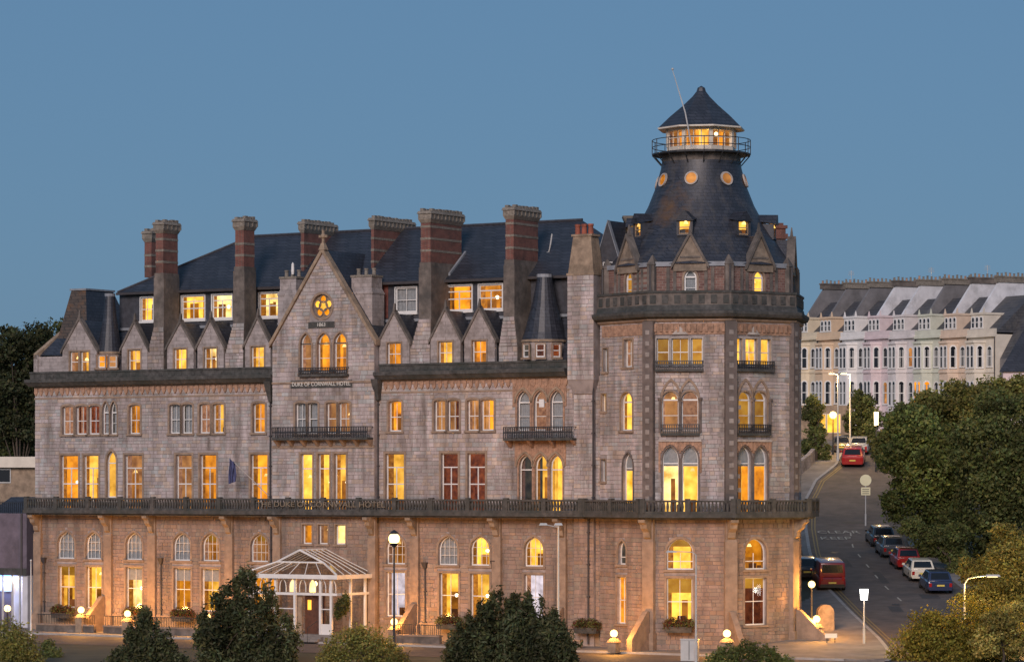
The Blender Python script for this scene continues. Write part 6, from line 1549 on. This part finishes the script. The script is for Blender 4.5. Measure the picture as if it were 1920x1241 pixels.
m = MB(); m.ball(F.P(F.u(30, 1.0), 1.1, z2+.05-.3), .16); m.build('bulkhead_lamp', 'lamp_soft', nb, smooth=True); point('bulkhead_light', F.P(F.u(30, 1.0), .9, z2-.4), 60, (1, .85, .7), nb, .15)
m = MB()
for i in range(26): u = a_+(b_-a_)*i/25; m.box(F, u-.02, u+.02, .8, .84, z1, z1+.8)
m.box(F, a_, b_, .79, .85, z1+.8, z1+.86); m.build('roof_railing', 'iron', nb, kind='stuff')
m = MB(); m.hull8([F.P(a_, 2.0, z1), F.P(b_-.6, 2.0, z1), F.P(b_-.6, 7, z1), F.P(a_, 7, z1), F.P(a_+1, 3.6, z1+1.25), F.P(b_-1.4, 3.6, z1+1.25), F.P(b_-1.4, 5, z1+1.25), F.P(a_+1, 5, z1+1.25)]); m.build('rooflight', 'slate', nb)
for px in (-8, 6, 24, 38):
    m = MB(); u = F.u(px, .75); m.box(F, u-.06, u+.06, .66, .78, .1, z2-.01); m.build('mullion', 'pole_grey', nb)
m = MB(); m.box(F, F.u(-20, .6)+.02, b_-.02, .55, .598, z2, z2+.55); m.build('fascia_band', 'sooty', nb)
m = MB(); m.tube([F.P(F.u(40, .5), .5, z2), F.P(F.u(40, .5), .5, z1)], .07, 6); m.build('downpipe', 'pipe', nb)
r = empty('globe_lamp', gnd(14, 234), 'bright globe lamp on a post at the left picture edge', 'lamp')
p = at(14, 1140, 234); m = MB(); m.tube([gnd(14, 234), p], [.07, .05], 8); m.build('post', 'iron', r); m = MB(); m.ball(p, .24, 14, 8); m.build('globe', 'lamp_orange', r, smooth=True); point('lamp_light', p, 130, (1, .6, .3), r, .25)
r = empty('flat_roofed_building', at(10, 960, 275), 'long cream flat roofed building far behind the left end', 'building')
X, Y, _ = at(10, 900, 275); fr = Fr(X, Y, -10); zr = HC+(HY-856)*Y/FP
m = MB(); m.box(fr, -14, 3.2, 0, 10, 0, zr-.9); m.build('wall', 'ochre_stone', r); m = MB(); m.box(fr, -14.4, 3.6, -.5, 10.5, zr-.9, zr); m.build('fascia', 'cream_paint', r)
for u in (-3.5, -1.2):
    m = MB(); m.box(fr, u, u+1.7, -.06, -.01, zr-2.2, zr-1.0); wn = m.build('window', 'pole_grey', r); m = MB(); m.box(fr, u+.08, u+1.62, -.08, -.061, zr-2.1, zr-1.1); m.build('pane', 'dark_glass', wn)

# ================================================================ TREES AND SHRUBS
def tree(name, label, Y, lobes, n, leaf, mat, trunk=None, group=None, seed=0, cat='tree', up=0., rough=.22, depth=1., tall=1., shell=.45, extra=None, clump=0):
    """lobes given as (px, py, radius px, aspect) on a plane Y metres off, pushed to and fro in depth"""
    rnd = random.Random(seed); L = []
    for q in lobes:
        px, py, rp = q[:3]; asp = q[3] if len(q) > 3 else 1.
        y = Y+rnd.uniform(-.6, .6)*rp*Y/FP*depth; X_, _, Z_ = at(px, py, y); r_ = rp*y/FP
        L.append((X_, y, Z_, r_, r_*.9, r_*asp))
    tx = (trunk if trunk is not None else sum(q[0] for q in lobes)/len(lobes)); b = gnd(tx, Y)
    if clump:       # break the big lobes into clumps with gaps between
        L2 = []
        for (x_, y_, z_, a_, b_, c_) in L:
            for q in range(clump):
                t = rnd.uniform(0, 2*pi); ph = math.acos(rnd.uniform(-1, 1)); k_ = rnd.uniform(.45, .98); s_ = rnd.uniform(.22, .42)
                L2.append((x_+a_*k_*sin(ph)*cos(t), y_+b_*k_*sin(ph)*sin(t), z_+c_*k_*cos(ph), a_*s_*1.2, b_*s_*1.1, c_*s_*.85))
        rnd.shuffle(L2); L = L2+[(x_, y_, z_, a_*.86, b_*.86, c_*.86) for (x_, y_, z_, a_, b_, c_) in L]
    root = empty(name, b, label, cat, group)
    leaves('crown' if cat == 'tree' else 'foliage', L, n, leaf, mat, root, up, shell, tall, seed, rough)
    if extra: leaves('bright_leaves', L, extra[1], leaf*.9, extra[0], root, up, .1, tall, seed+3, rough)
    top = max(q[2] for q in L); m = MB()
    mid = (b[0], b[1], b[2]+(top-b[2])*(.45 if not clump else .3))
    m.tube([b, ((b[0]+mid[0])/2+.1, b[1], (b[2]+mid[2])/2), mid], [.32 if cat == 'tree' else .1, .24 if cat == 'tree' else .08, .18 if cat == 'tree' else .06], 8)
    for q in L[:(14 if clump else 8)]: m.tube([mid, ((mid[0]+q[0])/2, (mid[1]+q[1])/2, (mid[2]+q[2])/2+.2), (q[0], q[1], q[2])], [.10, .06, .02] if cat == 'tree' else [.05, .03, .015], 5)
    m.build('trunk' if cat == 'tree' else 'stems', 'bark', root)
    return root
G1 = 'big trees along the hill road'
tree('roadside_tree', 'broad dark green tree nearest the parked cars on the right', 268, [(1740, 880, 62), (1700, 940, 48), (1770, 960, 70), (1720, 810, 55), (1680, 860, 40), (1790, 860, 60), (1750, 1020, 50), (1700, 790, 42)], 26000, .34, 'leaf_mid', 1760, G1, 1, rough=.16, clump=13)
tree('roadside_tree', 'olive leaved tree behind the first, top reaching the terrace', 288, [(1690, 800, 45), (1740, 770, 45), (1790, 760, 50), (1840, 760, 50), (1700, 850, 50), (1660, 840, 30), (1800, 820, 60)], 20000, .36, 'leaf_olive', 1770, G1, 2, rough=.16, clump=13)
tree('roadside_tree', 'tall dark tree at the right picture edge', 262, [(1850, 850, 70), (1900, 800, 60), (1890, 900, 80), (1840, 960, 75), (1900, 980, 70), (1930, 860, 70), (1860, 760, 40), (1880, 1040, 60)], 28000, .34, 'leaf_dark', 1880, G1, 3, rough=.16, clump=13)
tree('roadside_tree', 'reddish green tree top against the pink house', 300, [(1860, 735, 34), (1890, 750, 36), (1910, 730, 30), (1835, 750, 30)], 7000, .34, 'leaf_olive', 1880, G1, 4, clump=13)
tree('small_tree', 'slender dark tree between tower and hill road', 318, [(1523, 770, 22, 1.3), (1530, 815, 22, 1.3), (1515, 840, 20), (1540, 850, 18)], 5000, .3, 'leaf_dark', 1527, None, 5, clump=9)
tree('small_tree', 'round dark tree behind the right tall lamp post', 330, [(1615, 760, 25, 1.1), (1635, 780, 22), (1600, 790, 22), (1625, 810, 26)], 6000, .3, 'leaf_dark', 1615, None, 6, clump=9)
tree('golden_shrub', 'large golden lit shrub mass at the bottom right', 209, [(1760, 1195, 58), (1820, 1175, 60), (1700, 1225, 48), (1790, 1240, 60), (1870, 1200, 60), (1735, 1185, 42), (1850, 1240, 60), (1750, 1240, 50)], 22000, .2, 'leaf_lit_gold', 1790, 'shrubs at the bottom right', 7, 'shrub', rough=.2, shell=.35, clump=16)
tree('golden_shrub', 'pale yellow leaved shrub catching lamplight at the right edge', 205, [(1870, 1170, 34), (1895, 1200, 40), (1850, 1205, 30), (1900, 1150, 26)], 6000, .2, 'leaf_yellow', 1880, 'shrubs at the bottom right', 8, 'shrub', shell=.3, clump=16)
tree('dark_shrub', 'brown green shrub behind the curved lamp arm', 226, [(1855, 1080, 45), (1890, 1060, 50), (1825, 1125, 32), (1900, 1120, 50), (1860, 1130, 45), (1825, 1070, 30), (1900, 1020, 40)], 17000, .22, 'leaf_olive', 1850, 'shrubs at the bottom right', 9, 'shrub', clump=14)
tree('dark_shrub', 'dark undergrowth between the parked cars and the big trees', 258, [(1712, 985, 22), (1745, 1005, 26), (1775, 1030, 28), (1800, 1058, 28), (1825, 1085, 26), (1790, 1010, 30)], 12000, .24, 'leaf_dark', 1780, 'shrubs at the bottom right', 11, 'shrub', clump=9)
G2 = 'trees far behind the left end'
for i, (lb, lab, mt) in enumerate((([(30, 680, 60), (70, 640, 42), (20, 740, 60), (60, 730, 50), (10, 650, 40), (10, 800, 45), (55, 805, 45)], 'dark tree mass at the left picture edge', 'leaf_far'), ([(105, 640, 45), (120, 700, 50), (80, 700, 50), (100, 760, 50), (60, 790, 55), (30, 840, 45)], 'dark tree right behind the hotel left end', 'leaf_dark'), ([(15, 820, 50), (60, 830, 45), (-10, 770, 50), (40, 770, 45)], 'low dark tree behind the flat roofed building', 'leaf_far'))):
    tree('background_tree', lab, 300+i*6, lb, 15000, .36, mt, None, G2, 20+i, clump=13)
G3 = 'bushes in front of the hotel'
# pines: many upward tufts
def pine(label, Y, px0, px1, ytop, n, seed, mat='leaf_conifer', dome=False, leaf=.2):
    rnd = random.Random(seed); lob = []; pm = (px0+px1)/2; hw_ = (px1-px0)/2
    for i in range(58 if dome else 46):
        x = rnd.uniform(-1, 1); top = ytop+(abs(x)**(2.2 if dome else 1.35))*(105 if dome else 95); y = rnd.uniform(top+10, 1262); lob.append((pm+x*hw_, y, rnd.uniform(11, 20), 1.5))
    for i in range(40 if dome else 44):
        x = rnd.uniform(-1, 1); lob.append((pm+x*hw_, ytop+(abs(x)**(2.2 if dome else 1.35))*(105 if dome else 95)+rnd.uniform(-12 if dome else -22, 12), rnd.uniform(4.5, 8), 2.6))
    ex = 2.2 if dome else 1.35; amp = 105 if dome else 95
    for x in (-.75, -.5, -.25, 0, .25, .5, .75):
        tp = ytop+(abs(x)**ex)*amp
        for y in range(int(tp+34), 1275, 34): lob.append((pm+x*hw_, y+6, hw_*.19+6, 1.2))
    return tree('pine_bush' if not dome else 'round_bush', label, Y, lob, n, leaf, mat, pm, G3, seed, 'bush', up=.1, tall=1.7, depth=2.2, shell=.75, rough=.34)
pine('dark spiky pine in front of the porch', 205, 372, 552, 1088, 17000, 31)
pine('low dark pine left of the tall pine', 204, 205, 350, 1168, 10000, 32)
pine('large round dark green bush before the right wing', 203, 838, 1085, 1124, 30000, 33, 'leaf_conifer', True)
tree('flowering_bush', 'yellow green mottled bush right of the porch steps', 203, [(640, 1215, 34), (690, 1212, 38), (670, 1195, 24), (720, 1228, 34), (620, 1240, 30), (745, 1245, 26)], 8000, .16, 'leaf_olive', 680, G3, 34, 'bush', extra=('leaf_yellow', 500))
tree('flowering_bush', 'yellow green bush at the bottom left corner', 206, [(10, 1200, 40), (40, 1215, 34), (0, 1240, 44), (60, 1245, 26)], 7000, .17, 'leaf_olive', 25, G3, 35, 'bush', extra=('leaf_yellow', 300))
tree('low_bush', 'low dark green bush at the foot of the tower', 203, [(1360, 1232, 24), (1400, 1226, 26), (1440, 1234, 24), (1340, 1245, 20), (1470, 1245, 18)], 6000, .16, 'leaf_mid', 1400, G3, 36, 'bush')
tree('low_bush', 'scrubby bush with reddish stems below the leftmost windows', 214, [(90, 1212, 14), (100, 1230, 18), (80, 1240, 16)], 2200, .15, 'leaf_dark', 92, G3, 37, 'bush')
